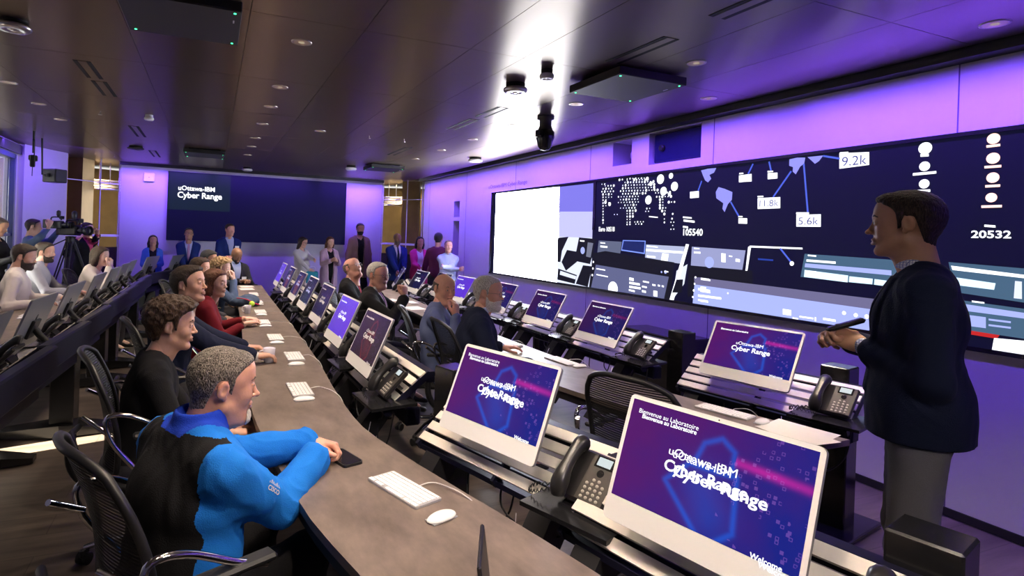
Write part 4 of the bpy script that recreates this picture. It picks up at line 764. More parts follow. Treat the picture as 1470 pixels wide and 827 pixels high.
def build_head(o, h):
    """returns [(kind, V, faces)] in the head's own frame (face towards +x)"""
    fl = Field((-.17,-.12,-.215), (.13,.12,.17), h)
    L, S, L2, S2, ears, earS = head_prims(o)
    for p, k in L: fl.put(p, k)
    for p, k in S: fl.put(p, k, True)
    base = fl.F.copy()
    if h < .0075:
        for p, k in L2: fl.put(p, k)
        for p, k in S2: fl.put(p, k, True)
        for s in (1, -1):
            fl.put(EL((.0815,s*.031,.0095),(.0112,.0140,.0105)), .004)
            fl.put(RC((.0915,s*.020,.0165),(.0870,s*.043,.0145),.0042,.0036), .003)
            fl.put(RC((.0900,s*.020,.0025),(.0860,s*.043,.0035),.0036,.0034), .003)
    for p, k in ears: fl.put(p, k)
    if h < .0075:
        for p, k in earS: fl.put(p, k, True)
    out = [('skin',)+fl.mesh()]
    X, Y, Z = fl.full()
    ht = o.get('hair', 'short')
    if ht and ht != 'bald':
        line = HAIRLINE[o.get('line', ht if ht in HAIRLINE else 'short')]
        t = o.get('thick', .010); amp = o.get('curl', 0.)
        hz = interp_line(X - o.get('hx', 0.), line)
        top = np.clip((Z-.0)/.10, 0, 1)
        thick = t*(.45+.75*top)*np.clip((Z-hz)/.022+.30, .30, 1)
        if o.get('quiff'): thick = thick + o['quiff']*np.clip((X+.01)/.08, 0, 1)*np.clip((Z-.07)/.04, 0, 1)
        sd = o.get('seed', 1.)
        if amp: thick = thick + amp*(wob(X,Y,Z,95,sd)+.6*wob(X,Y,Z,170,sd+2))
        else: thick = thick + (.0016+.06*t)*wob(X*.6,Y,Z*.8,210,sd) + .05*t*wob(X,Y,Z,60,sd)
        m = hz-Z+ .004*wob(X,Y,Z,140,sd+1)
        if ht == 'fringe': m = np.maximum(m, Z-(.055+.25*(-X)*.5)+.0*X)
        hf = np.maximum(base-thick, m*.8)
        if ht == 'long':
            g = Field(fl.lo, fl.lo+(fl.n-1)*h, h); g.F = hf
            ln = o.get('len', .19)
            for s in (1, -1):
                g.put(RC((.0,s*.066,.05),(-.025,s*.082,-.06),.020,.026),.03)
                g.put(RC((-.025,s*.078,-.05),(-.010 if o.get('front') else -.05,s*.088,-ln),.028,.022),.03)
            g.put(RC((-.07,0,.0),(-.085,0,-ln),.055,.045,(1.2,.8,1)),.03)
            g.F += .0028*wob(X*1.2,Y*1.2,Z*.15,170,sd)
            hf = np.maximum(g.F, -(base+.002))*1.0
            hf = np.where(X > .03+.25*(Z-.02).clip(0,1), np.maximum(hf, m*.8), hf)
        out.append(('hair',)+surface_nets(hf, fl.lo, h))
    if h < .0075:
        g = Field(fl.lo, fl.lo+(fl.n-1)*h, h); g.F = g.F*0+.5
        bh = o.get('brow', .0042)
        for s in (1, -1):
            g.put(RC((.0945,s*.012,.0315),(.0915,s*.034,.037),bh,bh),.001)
            g.put(RC((.0915,s*.034,.037),(.0800,s*.047,.030),bh,bh*.7),.001)
        out.append(('brow',)+g.mesh())
    if o.get('beard'):
        bz = interp_line(X, [(-.02,-.02),(.012,-.015),(.03,-.045),(.06,-.05),(.085,-.040),(.14,-.038)])
        if o['beard'] == 'goatee': bz = np.where(X > .080, -.076, -.2)
        bt = o.get('bt', .008)
        m = np.maximum(Z-bz, .008-X); m = np.maximum(m, -.125-Z)
        lip = np.sqrt((X-.104)**2+(Y/2.2)**2+((Z+.060)*1.3)**2)-.010
        bf = np.maximum(base-(bt+.002*wob(X,Y,Z,190,3)), np.maximum(m*.8, -lip))
        bf = np.maximum(bf, -(np.sqrt((X+.04)**2+Y**2)-.066))
        out.append(('beard',)+surface_nets(bf, fl.lo, h))
    return out

def build_hand(side, curl, h, spread=.0, thumb=.5, curls=None):
    """wrist at the origin, fingers along +x, palm towards -z; side +1 left"""
    fl = Field((-.05,-.085,-.10), (.20,.085,.05), h)
    th = -side
    ys = [.031, .011, -.010, -.029]      # index..little, on the thumb side first
    ln = [.072, .080, .075, .058]
    fl.put(EL((.045,0,-.002),(.050,.036,.014)), .012)
    fl.put(RC((-.05,0,0),(.02,0,0),.024,.023,(1,1,1.25)), .015)
    for i in range(4):
        y = th*ys[i]; k = (.090, y, .001) if i < 3 else (.082, y, .0)
        fl.put(RC((.02, y*.5, 0), k, .012, .0105), .014)
        c = (curls[i] if curls else curl); a = c*.8; p = np.array(k, float); r = .0098 if i < 3 else .0086
        for sgm, f in enumerate((.46,.30,.24)):
            d = np.array([math.cos(a), spread*th*(1.5-i)*.25, -math.sin(a)]); q = p+d*ln[i]*f
            fl.put(RC(p, q, r, r*.90), .004); p = q; r *= .90; a += c*1.05
    p0 = np.array((.018, th*.020, -.006)); a = thumb
    p1 = p0+np.array((.036, th*.030*(1-a*.3), -.012-.012*a)); p2 = p1+np.array((.030, th*.012*(1-a*1.6), -.006-.008*a)); p3 = p2+np.array((.024, th*(.006-.02*a), -.004))
    fl.put(RC(p0,p1,.016,.0125),.014); fl.put(RC(p1,p2,.0118,.0105),.005); fl.put(RC(p2,p3,.0105,.0088),.004)
    return fl.mesh()

def rotm(yaw=0, pitch=0, roll=0):
    cy, sy = math.cos(yaw), math.sin(yaw); cp, sp = math.cos(pitch), math.sin(pitch); cr, sr = math.cos(roll), math.sin(roll)
    Rz = np.array([[cy,-sy,0],[sy,cy,0],[0,0,1]]); Ry = np.array([[cp,0,sp],[0,1,0],[-sp,0,cp]]); Rx = np.array([[1,0,0],[0,cr,-sr],[0,sr,cr]])
    return Rz@Ry@Rx      # pitch > 0 nods down
def frame(x, z):
    x = np.array(x, float); x /= np.linalg.norm(x); z = np.array(z, float); z -= x*(x@z); z /= np.linalg.norm(z)
    return np.stack([x, np.cross(z, x), z], 1)
def ik(a, t, l1, l2, pole):
    a = np.array(a, float); t = np.array(t, float); d = t-a; L = np.linalg.norm(d)
    if L > (l1+l2)*.995: t = a+d/L*(l1+l2)*.995; d = t-a; L = np.linalg.norm(d)
    u = d/L; x = (l1*l1-l2*l2+L*L)/(2*L); y = math.sqrt(max(l1*l1-x*x, 0))
    p = np.array(pole, float); p -= u*(u@p); p /= np.linalg.norm(p)
    return a+u*x+p*y, t

def torso_prims(e, o, long=0.):
    b = o.get('build', 1.); belly = o.get('belly', 0.); fem = o.get('fem', 0)
    w = b*(1-.10*fem)
    L = [EL((0,0,.02),(.125+e,.168*b+e,.13)), EL((.01+belly*.3,0,.16),(.108+belly+e,.150*w+belly*.6+e,.17)),
         EL((.0,0,.33),(.122*b+e,.168*w+e,.19)), RC((-.012,-.125*w,.445),(-.012,.125*w,.445),.062+e,.062+e),
         RC((-.02,-.06*w,.485),(-.02,.06*w,.485),.052+e,.052+e)]
    if fem: L += [EL((.085,.065,.33),(.055+e,.062+e,.062+e)), EL((.085,-.065,.33),(.055+e,.062+e,.062+e))]
    if long: L += [RC((0,.0,.05),(0,.0,-long),.172+e,.185+e,(1.25,1,1))]
    return L

def person(name, label, X, Y, heading, o, group=None):
    """one figure. torso frame: origin at the pelvis, z along the spine; everything ends in the person frame"""
    near = o.get('res', 1.)                 # multiplies all voxel sizes
    s = o.get('scale', 1.); stand = o.get('stand', False)
    root = thing(name, label, 'person', (X, Y, 0), heading, group)
    pz = (.955 if stand else o.get('pz', .50))
    lean = o.get('lean', .0); Tz = rotm(o.get('twist', 0.), lean, o.get('side', 0.))
    P0 = np.array((0, 0, pz))
    def toP(v): return (np.asarray(v)@Tz.T+P0)*s            # torso -> person
    def toT(v): return (np.array(v, float)/s-P0)@Tz          # person -> torso
    w = o.get('build', 1.)*(1-.10*o.get('fem', 0))
    # head
    Hc = np.array(o.get('headpos', (.035, 0, .685)))        # torso frame, ear level
    Rh = rotm(o.get('hyaw', 0.), o.get('hpitch', 0.), o.get('hroll', 0.))  # relative to the person, not to the lean
    Hp = toP(Hc)
    hs = s*o.get('hscale', 1.)
    parts = build_head(o.get('head', {}), .0058*near)
    V, Fc = [], []
    def acc(v, f, lst): lst.append((v, f))
    skin = []
    for kind, v, f in parts:
        vw = (v*hs)@Rh.T+Hp
        if kind == 'skin':
            ce = v[f].mean(1); lipm = ((ce[:, 0] > .088) & (np.abs(ce[:, 1]) < .023) & (ce[:, 2] < -.0515) & (ce[:, 2] > -.0705)).astype(int) if near < 1.3 else np.zeros(len(f), int)
            skin.append((vw, f))
        elif kind in ('hair', 'brow'):
            if len(f): meshobj('hair' if kind == 'hair' else 'eyebrows', vw, f, o['hairm'], root)
        elif kind == 'beard' and len(f): meshobj('beard', vw, f, o.get('beardm', o['hairm']), root)
    # arms
    hands = o.get('hands', {}); arms = {}
    for sd, key in ((1, 'L'), (-1, 'R')):
        sh = np.array((-.012, sd*.166*w, .436))
        hd = hands.get(key, {})
        tgt = toT(hd.get('at', (.02, sd*.30, .62 if stand else .55)))
        el, wr = ik(sh, tgt, .285, .255, hd.get('pole', (-.35, sd*.55, -1.)))
        arms[key] = (sh, el, wr)
        fore = (wr-el)/np.linalg.norm(wr-el)
        fdir = hd.get('dir'); fdir = np.array(fdir, float)@Tz if fdir is not None else fore
        nrm = np.array(hd.get('up', (0, 0, 1) if not stand else (0, sd, 0)), float)@Tz
        R = frame(fdir, nrm)
        if o.get('nohand', '').find(key) < 0:
            hv, hf = build_hand(sd, hd.get('curl', .35), .0042*near, hd.get('spread', .3), hd.get('thumb', .4), hd.get('curls'))
            skin.append((toP((hv*1.02)@R.T+wr+fore*.012), hf))
    # torso, limbs: the skin under the clothes
    hb = .016*max(near, 1.)
    fl = Field((-.35,-.5,-.12), (.65,.5,.60), hb)
    for p in torso_prims(-.012, o): fl.put(p, .04)
    fl.put(RC((-.02,0,.45), Hc+np.array((-.03,0,-.10)), .05, .05), .03)
    for key in 'LR':
        sh, el, wr = arms[key]
        fl.put(RC(sh, el, .044, .034), .03); fl.put(RC(el, wr, .034, .024), .02)
    v, f = fl.mesh(); skin.append((toP(v), f))
    # legs (person frame, unscaled)
    legs = []
    for sd in (1, -1):
        hip = P0+np.array((0, sd*.095, -.03))
        if stand:
            kn = np.array((.02, sd*(.10+o.get('stance', .02)), .50)); an = np.array((-.02, sd*(.11+o.get('stance', .02)*2), .09))
        else:
            kx = o.get('knee', .42); kn = np.array((kx, sd*.15, .50)); an = np.array((kx-.02+o.get('foot', 0), sd*.15, .10))
        legs.append((hip, kn, an))
    fl = Field((-.3,-.45,.03), (.75,.45,pz+.08), hb)
    for hip, kn, an in legs:
        fl.put(RC(hip, kn, .068, .048), .03); fl.put(RC(kn, an, .048, .034), .03); fl.put(RC(an, an+np.array((.10,0,-.04)), .034, .026), .03)
    v, f = fl.mesh(); skin.append((v*s, f))
    nf = sum(len(f_) for v_, f_ in skin); mi_ = np.zeros(nf, int); mi_[:len(lipm)] = lipm
    body = meshobj('body', *joinvf(skin), [o['skinm'], M['lip']], root, mi_)
    toH = lambda q: (np.asarray(q, float)*hs)@Rh.T+Hp
    if o.get('glasses'):
        g = MB(); gm = M[o['glasses']]
        for sd in (1, -1):
            ringp = [tuple(toH((.104-.004*abs(math.cos(a)), sd*(.033+.024*math.cos(a)), .009+.017*math.sin(a)))) for a in [i*PI/8 for i in range(16)]]
            g.tube(ringp, .0014*max(1, near), n=5, closed=True)
            g.tube([tuple(toH(q)) for q in ((.100, sd*.057, .014), (.06, sd*.074*o['head'].get('w', 1), .014), (.0, sd*.082*o['head'].get('w', 1), .012))], .0013*max(1, near), n=5)
        g.tube([tuple(toH(q)) for q in ((.106,.010,.013),(.110,0,.016),(.106,-.010,.013))], .0013*max(1, near), n=5); g.build('glasses', gm, root)
    if o.get('badge'):
        bx, by, bz = o['badge']; MXb = Matrix.Translation(tuple(toP((bx, by, bz))))
        g = MB().at(MXb); g.box((0, 0, 0), (.006, .075, .05)); g.build('badge', M['paper_badge'], root)
    if o.get('lanyard'):
        g = MB(); g.tube([tuple(toP(q)) for q in ((.02,.075,.50),(.125,.06,.40),(.165,.01,.20),(.165,-.01,.20),(.125,-.06,.40),(.02,-.075,.50))], .006, n=5); g.box(tuple(toP((.170,0,.16))), (.006,.075,.10)); g.build('lanyard', [M['c_black']], root)
    # eyes
    if near < 1.4:
        ev = []
        for sd in (1, -1):
            for rr, cx, mi in ((.0108, .0832, 0), (.0056, .0896, 1)):
                bm = uvsphere(rr, 12, 8); ev.append(((bm[0]+np.array((cx, sd*.031, .0093)))@(Rh.T)*hs+Hp, bm[1], mi))
        meshobj_multi('eyes', ev, [M['eye_white'], M['iris']], root)
    # trousers, shoes
    if o.get('legs', True):
        ht = .012*max(near, .9)
        fl = Field((-.32,-.48,.02), (.78,.48,pz+.16), ht)
        fl.put(EL(P0+np.array((0,0,.0)), (.125,.165*w,.13)), .03)
        for hip, kn, an in legs:
            fl.put(RC(hip, kn, .090, .068), .05); fl.put(RC(kn, an+np.array((-.01,0,-.035)), .068, .056), .03)
        X_, Y_, Z_ = fl.full(); fl.F += .005*wob(X_, Y_, Z_*.7, 38, 1.2)+.0025*wob(X_, Y_, Z_, 90, 2)
        v, f = fl.mesh(); meshobj('skirt' if o.get('skirt') else 'trousers', v*s, f, o['legm'], root)
        fl = Field((-.25,-.4,-.01), (.85,.4,.16), ht)
        for hip, kn, an in legs:
            fl.put(RC(an+np.array((-.05,0,-.05)), an+np.array((.03,0,-.04)), .038, .042), .02)
            fl.put(RC(an+np.array((.03,0,-.05)), an+np.array((.15,0,-.065)), .036, .030, (1,1,1.2)), .02)
        X_, Y_, Z_ = fl.full(); fl.F = np.maximum(fl.F, .002-Z_)
        v, f = fl.mesh(); meshobj('shoes', v*s, f, M['shoe'], root)
    # upper clothes
    def garment(nm, e, mats, sleeves=True, opening=None, long=0., es=0., collar=None, cuff=0., fold=1., matfn=None, hem=None, slv_end=1.):
        hg = o.get('gres', .010)*max(near, .8)
        g = Field((-.42,-.58,-.34 if long else -.16), (.62,.58,.66), hg)
        for p in torso_prims(e, o, long): g.put(p, .045)
        if sleeves:
            for key in 'LR':
                sh, el, wr = arms[key]; wr2 = wr-(wr-el)/np.linalg.norm(wr-el)*cuff
                if slv_end < 1: wr2 = el+(wr-el)*slv_end
                g.put(RC(sh, el, .056+es, .047+es), .035)
                if slv_end > .1: g.put(RC(el, wr2, .047+es, .036+es), .02)
        X_, Y_, Z_ = g.full()
        am = .0038*fold
        g.F += am*1.2*wob(X_, Y_, Z_, 19, .5+e*50)+am*.6*wob(X_*.8+.5*Z_, Y_*1.3, Z_*.7-.4*Y_, 48, 2.)
        if sleeves:
            for key in 'LR':      # rings of folds bunched round the elbow and wrist
                sh, el, wr = arms[key]; d = (wr-sh)/np.linalg.norm(wr-sh)
                q = X_*d[0]+Y_*d[1]+Z_*d[2]
                for c, rr in ((el, .12), (wr, .07), (sh, .10)):
                    r2 = (X_-c[0])**2+(Y_-c[1])**2+(Z_-c[2])**2
                    g.F += .0045*fold*(1-np.abs(np.sin(q*48+3*np.sin(Y_*17+Z_*13)+2*np.sin(X_*21-Z_*9))))**2*-1.3*np.exp(-r2/(rr*rr))
        if collar:
            for p in collar: g.put(p, .008)
        if opening:
            z0, z1, w1, w0 = opening
            ww = w0+np.clip((Z_-z0)/(z1-z0), -.0, 1.6)*(w1-w0)
            ww = np.where(Z_ < z0, w0-(z0-Z_)*.0 if w0 > 0 else -(z0-Z_)*.6, ww)
            wedge = np.maximum(np.abs(Y_)-ww, -(X_-.015))
            # lapels: a raised band either side of the opening
            band = np.abs(np.abs(Y_)-ww-.022)-.020
            lap = np.where((X_ > .03) & (Z_ > z0+.01) & (Z_ < z1), np.clip(-band, 0, .006), 0)
            g.F = np.maximum(g.F-lap, -wedge)
        # the neck hole
        nh = np.maximum(np.sqrt(((X_-.005)/1.1)**2+Y_**2)-.062, .47+.25*(-X_)-Z_)
        if not collar: g.F = np.maximum(g.F, -nh)
        else: g.F = np.maximum(g.F, -(np.sqrt(((X_-.008))**2+Y_**2)-.060+0*Z_)*1.0) if False else g.F
        if hem is not None: g.F = np.maximum(g.F, hem-Z_)
        if nm == 'shirt' and o.get('tiem') and T == 'suit':
            tw = np.interp(Z_, [.10,.16,.47,.48,.515,.52], [.004,.040,.020,.017,.020,.020])
            tf = np.maximum(np.maximum(g.F-.010, np.abs(Y_)-tw), np.maximum(.03-X_, np.maximum(Z_-.520, .10-Z_)))
            tvv, tff = surface_nets(tf, g.lo, g.h)
            meshobj('tie', toP(tvv), tff, o['tiem'], root)
        v, f = g.mesh()
        mi = matfn(v, f) if matfn else None
        return meshobj(nm, toP(v), f, mats, root, mi)
    neckp = (-.012, 0, .535)
    scol = [TOR((-.006,0,.540), .060, .010, -.28), TOR((-.004,0,.528), .064, .010, -.28)]
    T = o['top']; tm = o['topm']
    if T == 'suit':
        garment('shirt', .004, o['shirtm'], True, collar=scol, cuff=-.012, fold=.5, es=-.003)
        garment('jacket', .020, tm, True, (o.get('vz', .12), .50, .072, -.0), .22 if stand else .06, .012, None, o.get('jcuff', .018), .9, hem=o.get('hem', -.20 if stand else -.10))
    elif T == 'shirt':
        garment('shirt', .012, tm, True, collar=scol, fold=1.15, es=.004, slv_end=o.get('slv', 1.), cuff=.0)
    elif T == 'tshirt':
        garment('t_shirt', .008, tm, True, fold=.8, es=.004, slv_end=.05)
    elif T == 'sweater':
        garment('jumper', .012, tm, True, fold=.9, es=.004, slv_end=o.get('slv', 1.))
    elif T == 'zip':
        zc = [TOR((-.010,0,.545), .072, .013, -.22), TOR((-.008,0,.515), .078, .015, -.22), TOR((-.012,0,.57), .070, .010, -.22)]
        garment('jacket', .024, tm, True, collar=zc, fold=1.5, es=.021, cuff=.02, matfn=o.get('matfn'))
    elif T == 'coat':
        garment('top', .004, o['shirtm'], False, fold=.5)
        garment('coat', .022, tm, True, (-.3, .5, .07, .045), .30, .012, None, .012, 1., hem=-.32)
    return root, toP, Rh, Hp, hs, arms
# ------------------------------------------------------------------ desks, racks, what stands on them
mat('slat_m', (.78,.73,.65), .5, .0); mat('key_m', (.80,.80,.82), .5); mat('kb_m', (.55,.55,.58), .35, .6); mat('mouse_m', (.82,.82,.84), .18)
mat('cable_w', (.62,.60,.60), .5); mat('cable_b', (.01,.01,.012), .5); mat('paper', (.80,.78,.74), .8); mat('mesh_m', (.012,.012,.014), .75); mat('desk_edge', (.012,.010,.012), .5)
mat('phone_m', (.018,.017,.018), .28); mat('phone_face', (.050,.044,.040), .38); mat('key_dot', (.42,.40,.36), .35); em('phone_lcd', (.62,.70,.72), .85); mat('fascia', (.008,.008,.022), .42, spec=.25)
def strip(front, back, z, t):
    n = len(front); V = []; F = []
    for zz in (z, z-t): V += [(x, y, zz) for x, y in front]+[(x, y, zz) for x, y in back]
    for i in range(n-1):
        F += [(i, n+i, n+i+1, i+1), (2*n+i, 2*n+i+1, 3*n+i+1, 3*n+i), (i, i+1, 2*n+i+1, 2*n+i), (n+i, 3*n+i, 3*n+i+1, n+i+1)]
    F += [(0, 2*n, 3*n, n), (n-1, 2*n-1, 4*n-1, 3*n-1)]
    return V, F
def curve2(pts, n=60):
    P = [(p.x, p.y) for p in smoothpath([(x, y, 0) for x, y in pts], 12)]; y = np.linspace(P[0][1], P[-1][1], n)
    return [(float(np.interp(v, [p[1] for p in P], [p[0] for p in P])), float(v)) for v in y]
def desk(label, front, back, legs):
    f, b = curve2(front), curve2(back)
    cx, cy = f[len(f)//2]; t = thing('curved_desk', label, 'desk', (cx, cy, 0)); iv = Matrix.Translation((-cx, -cy, 0))
    V, F = strip(f, b, .74, .028); MB().at(iv).add(V, F).build('desktop', M['desk_m'], t)
    def off(P, d):
        out = []
        for i, p in enumerate(P):
            a = Vector(P[max(i-1, 0)]); c_ = Vector(P[min(i+1, len(P)-1)]); n = (c_-a).normalized(); out.append((p[0]+n.y*d, p[1]-n.x*d))
        return out
    V, F = strip(off(f, .015), off(f, .040), .712, .05); MB().at(iv).add(V, F).build('apron', M['desk_edge'], t)
    for (x, y, rz) in legs:
        q = MB().at(iv @ Matrix.Translation((x, y, 0)) @ Matrix.Rotation(rz, 4, 'Z'))
        q.box((0, 0, .37), (.11, .20, .66), bev=.006).build('leg', M['gloss_black'], t)
        q = MB().at(iv @ Matrix.Translation((x, y, 0)) @ Matrix.Rotation(rz, 4, 'Z'))
        for s in (-1, 1):
            w0, w1, L = .11, .045, (.50 if s < 0 else .36); x0 = s*.03
            V = [(x0, -w0, .012), (x0, w0, .012), (x0+s*L, w1, .012), (x0+s*L, -w1, .012), (x0, -w0, .095), (x0, w0, .095), (x0+s*L, w1, .045), (x0+s*L, -w1, .045)]
            F = [(0,1,2,3), (4,7,6,5), (0,4,5,1), (1,5,6,2), (2,6,7,3), (3,7,4,0)]
            if s < 0: F = [f_[::-1] for f_ in F]
            q.add(V, F)
        q.build('foot', M['gloss_black'], t)
    return t
desk('middle curved grey-brown desk with white keyboards in front of the man in blue',
     [(.62,.35), (.46,1.0), (.382,1.43), (.303,1.793), (.24,2.4), (.205,3.0), (.22,4.0), (.27,5.4), (.31,7.6), (.33,9.6)],
     [(1.16,.35), (1.03,1.0), (.917,1.49), (.825,1.83), (.72,2.25), (.66,2.6), (.665,3.2), (.70,4.0), (.72,5.4), (.735,8.0), (.76,9.6)],
     [(.62,2.35,0), (.62,5.1,0), (.62,7.6,0), (.66,9.2,0), (.98,.75,-.2)])
desk('right-hand curved desk along the video wall',
     [(2.30,1.74), (2.16,2.2), (2.00,2.8), (1.93,3.4), (1.93,4.5), (2.00,6.0), (2.12,7.5), (2.25,8.9)],
     [(2.78,1.74), (2.68,2.1), (2.53,2.7), (2.46,3.3), (2.44,4.5), (2.50,6.0), (2.62,7.5), (2.75,8.9)],
     [(2.42,2.05,0), (2.36,4.2,0), (2.40,6.2,0), (2.5,8.2,0)])
desk('left-hand curved desk seen from behind its row of computers',
     [(-1.86,2.2), (-1.88,4.0), (-1.88,6.0), (-1.88,8.0), (-1.84,9.6), (-1.70,10.6), (-1.45,11.4)],
     [(-1.36,2.2), (-1.37,4.0), (-1.37,6.0), (-1.37,8.0), (-1.34,9.5), (-1.20,10.45), (-.95,11.2)],
     [(-1.45,4.6,0), (-1.45,7.9,0)])
# slatted racks carry the computers
def station(mx, my, hd):                 # frame of a workplace: +x towards its user, +y to the user's right
    return Matrix.Translation((mx, my, 0)) @ Matrix.Rotation(hd, 4, 'Z')
_rk = {}
def rack(label, mx, my, hd, ln=1.0, back=False, column=None, group='slatted racks behind the desks'):
    t = thing('slatted_rack', label, 'rack', (mx, my, 0), hd, group)
    key = ('s', ln)
    if key not in _rk:
        q = MB(); sl = math.atan2(.17, .17)
        for i in range(5):
            f = i/4; x = .03-.19*f; z = .70+.155*f
            q.box((x, .05, z), (.042, ln, .010), M=Matrix.Rotation(.65, 4, 'Y'))
        _rk[key] = q.build('slat', M['slat_m'])
        q = MB()
        for y in (-ln/2+.055, 0.05, ln/2+.045):
            q.add([(.065,y-.008,.67),(.065,y+.008,.67),(-.19,y+.008,.875),(-.19,y-.008,.875),(.045,y-.008,.64),(.045,y+.008,.64),(-.21,y+.008,.845),(-.21,y-.008,.845)], [(0,1,2,3),(7,6,5,4),(0,4,5,1),(1,5,6,2),(2,6,7,3),(3,7,4,0)])
        q.box((.03, .05, .655), (.035, ln, .022)).box((-.205, .05, .84), (.05, ln, .06)).box((-.12, .05, .62), (.09, ln*.96, .10), bev=.01); _rk[key+('f',)] = q.build('frame', M['fascia'])
        q = MB()
        for y in (-.34,): q.add([(.04,y-.05,.66),(.04,y+.05,.66),(.36,y+.05,.24),(.36,y-.05,.24),(-.06,y-.05,.60),(-.06,y+.05,.60),(.25,y+.05,.18),(.25,y-.05,.18)], [(3,2,1,0),(4,5,6,7),(1,5,4,0),(2,6,5,1),(3,7,6,2),(0,4,7,3)])
        _rk[key+('b',)] = q.build('bracket', M['black_m'])
        q = MB(); q.add([(.17,.30,.716),(.15,.64,.716),(-.10,.64,.73),(-.12,.30,.73),(.17,.30,.700),(.15,.64,.700),(-.10,.64,.714),(-.12,.30,.714)], [(0,1,2,3),(7,6,5,4),(1,0,4,5),(2,1,5,6),(3,2,6,7),(0,3,7,4)]); _rk[key+('t',)] = q.build('tray', M['gloss_black'])
        for o in list(_rk.values()): 
            if o.name in COL.objects: COL.objects.unlink(o)
    for k in (key, key+('f',), key+('b',), key+('t',)):
        o = _rk[k].copy(); COL.objects.link(o); o.parent = t
        if k == key+('b',): o = o.copy(); COL.objects.link(o); o.parent = t; o.location = (0, .64, 0)
    if column is not None:
        MB().box((-.28, column, .475), (.14, .15, .95), bev=.006).box((-.28, column, .02), (.5, .30, .03), bev=.006).build('column', M['gloss_black'], t)
    # black leads drooping under the rack
    q = MB()
    for a, b, dp in ((-.15, .12, .20), (.05, .40, .13), (.33, .55, .24)):
        q.tube(smoothpath([(.0,a,.66),(.03,a+.03,.66-dp*.7),(.03,(a+b)/2,.66-dp),(.02,b-.02,.66-dp*.6),(.0,b,.66)], 5), .0045, n=5)
    q.build('cable', M['cable_b'], t)
    return t
_ph = None
def phone(label, MX, group='black desk telephones'):
    global _ph
    loc, rot, _ = MX.decompose(); rz = rot.to_euler().z
    if _ph is None:
        t = thing('desk_telephone', label, 'telephone', loc, rz, group)
        Tt = Matrix.Translation((-.02, 0, .098)) @ Matrix.Rotation(math.radians(46), 4, 'Y')       # +x up the sloping face becomes towards the user
        # face frame: local z out of the face, y right, -x up the face
        MB().at(Tt).box((0, .0, -.012), (.185, .185, .024), bev=.008).build('body', M['phone_m'], t)
        kp = MB().at(Tt).box((.004, .036, .0006), (.160, .105, .002), bev=.0005).build('keypad_plate', M['phone_face'], t)
        g = MB().at(Tt); g.box((-.062, .036, .003), (.042, .070, .004)); bz = g.build('bezel', M['gloss_black'], t)
        MB().at(Tt).box((-.062, .036, .0055), (.030, .054, .0012)).build('display', M['phone_lcd'], bz)
        for r in range(5):
            for c in range(4):
                if r == 0 and c in (0, 3): continue
                MB().at(Tt @ Matrix.Translation((.006+r*.0165, .005+c*.0205, .0015))).lathe([(.0058,0),(.0055,.0025),(.003,.0034),(.0005,.0036)], n=10).build('key', M['key_dot'], kp)
        MB().at(Tt @ Matrix.Translation((-.022, .036, .0015))).lathe([(.0135,0),(.013,.0025),(.008,.0035),(.0005,.0036)], n=16).build('navigation_key', M['gloss_black'], kp)
        MB().at(Tt).box((-.01, .0, -.062), (.012, .12, .095)).box((.07, 0, -.025), (.04, .17, .03), bev=.01).build('stand', M['black_m'], t)
        h = MB().at(Tt); P = smoothpath([(-.100,-.068,.012),(-.085,-.068,.030),(-.04,-.068,.040),(.0,-.068,.043),(.04,-.068,.040),(.080,-.068,.030),(.100,-.068,.012)], 4)
        R = [.024, .029, .031, .030, .028, .026, .024, .023, .022, .0215, .0215, .0215, .022, .023, .024, .026, .028, .030, .031, .031, .030, .029, .027, .026, .024]
        h.tube(P, R[:len(P)], n=12); h.build('handset', M['phone_m'], t)
        c = MB(); pts = []
        A = smoothpath([(.05,-.075,.06),(.085,-.13,.03),(.075,-.185,.010),(.02,-.20,.012),(-.02,-.14,.02),(-.02,-.09,.03)], 18)
        for i, p in enumerate(A): pts.append((p.x+.006*math.cos(i*1.35), p.y+.003*math.cos(i*1.35), p.z+.006*math.sin(i*1.35)))
        c.tube(pts, .0022, n=5); c.build('coiled_cord', M['cable_b'], t)
        _ph = t; return t
    return dup(_ph, loc, rz, label)
_kb = {}
def keyboard(label, x, y, hd, group='white keyboards on the desks'):
    t = thing('keyboard', label, 'keyboard', (x, y, .74), hd, group)
    if 'k' not in _kb:
        q = MB(); Mx = Matrix.Rotation(0, 4, 'Z'); q.prism(rrect(.115, .279, .009), .0005, .0075); _kb['k'] = q.build('case', M['kb_m'])
        q = MB()
        for r in range(6):
            n = 14; ks = .0186
            if r == 5: cells = [(-.121, .033), (-.088+.0, .018), (-.068, .020), (-.045, .0), (.01, .095), (.075, .018), (.095, .016), (.121, .030)]
            else: cells = [(-.1305+.0093+i*.01865, .0166) for i in range(14)]
            for cy, w in cells:
                if w <= 0: continue
                q.box((-.047+r*.0187, cy, .0088), (.0160 if r else .012, w, .0022))
        _kb['c'] = q.build('keys', M['key_m'])
        for o in _kb.values(): COL.objects.unlink(o)
    for k in ('k', 'c'):
        o = _kb[k].copy(); COL.objects.link(o); o.parent = t
    return t
_ms = None
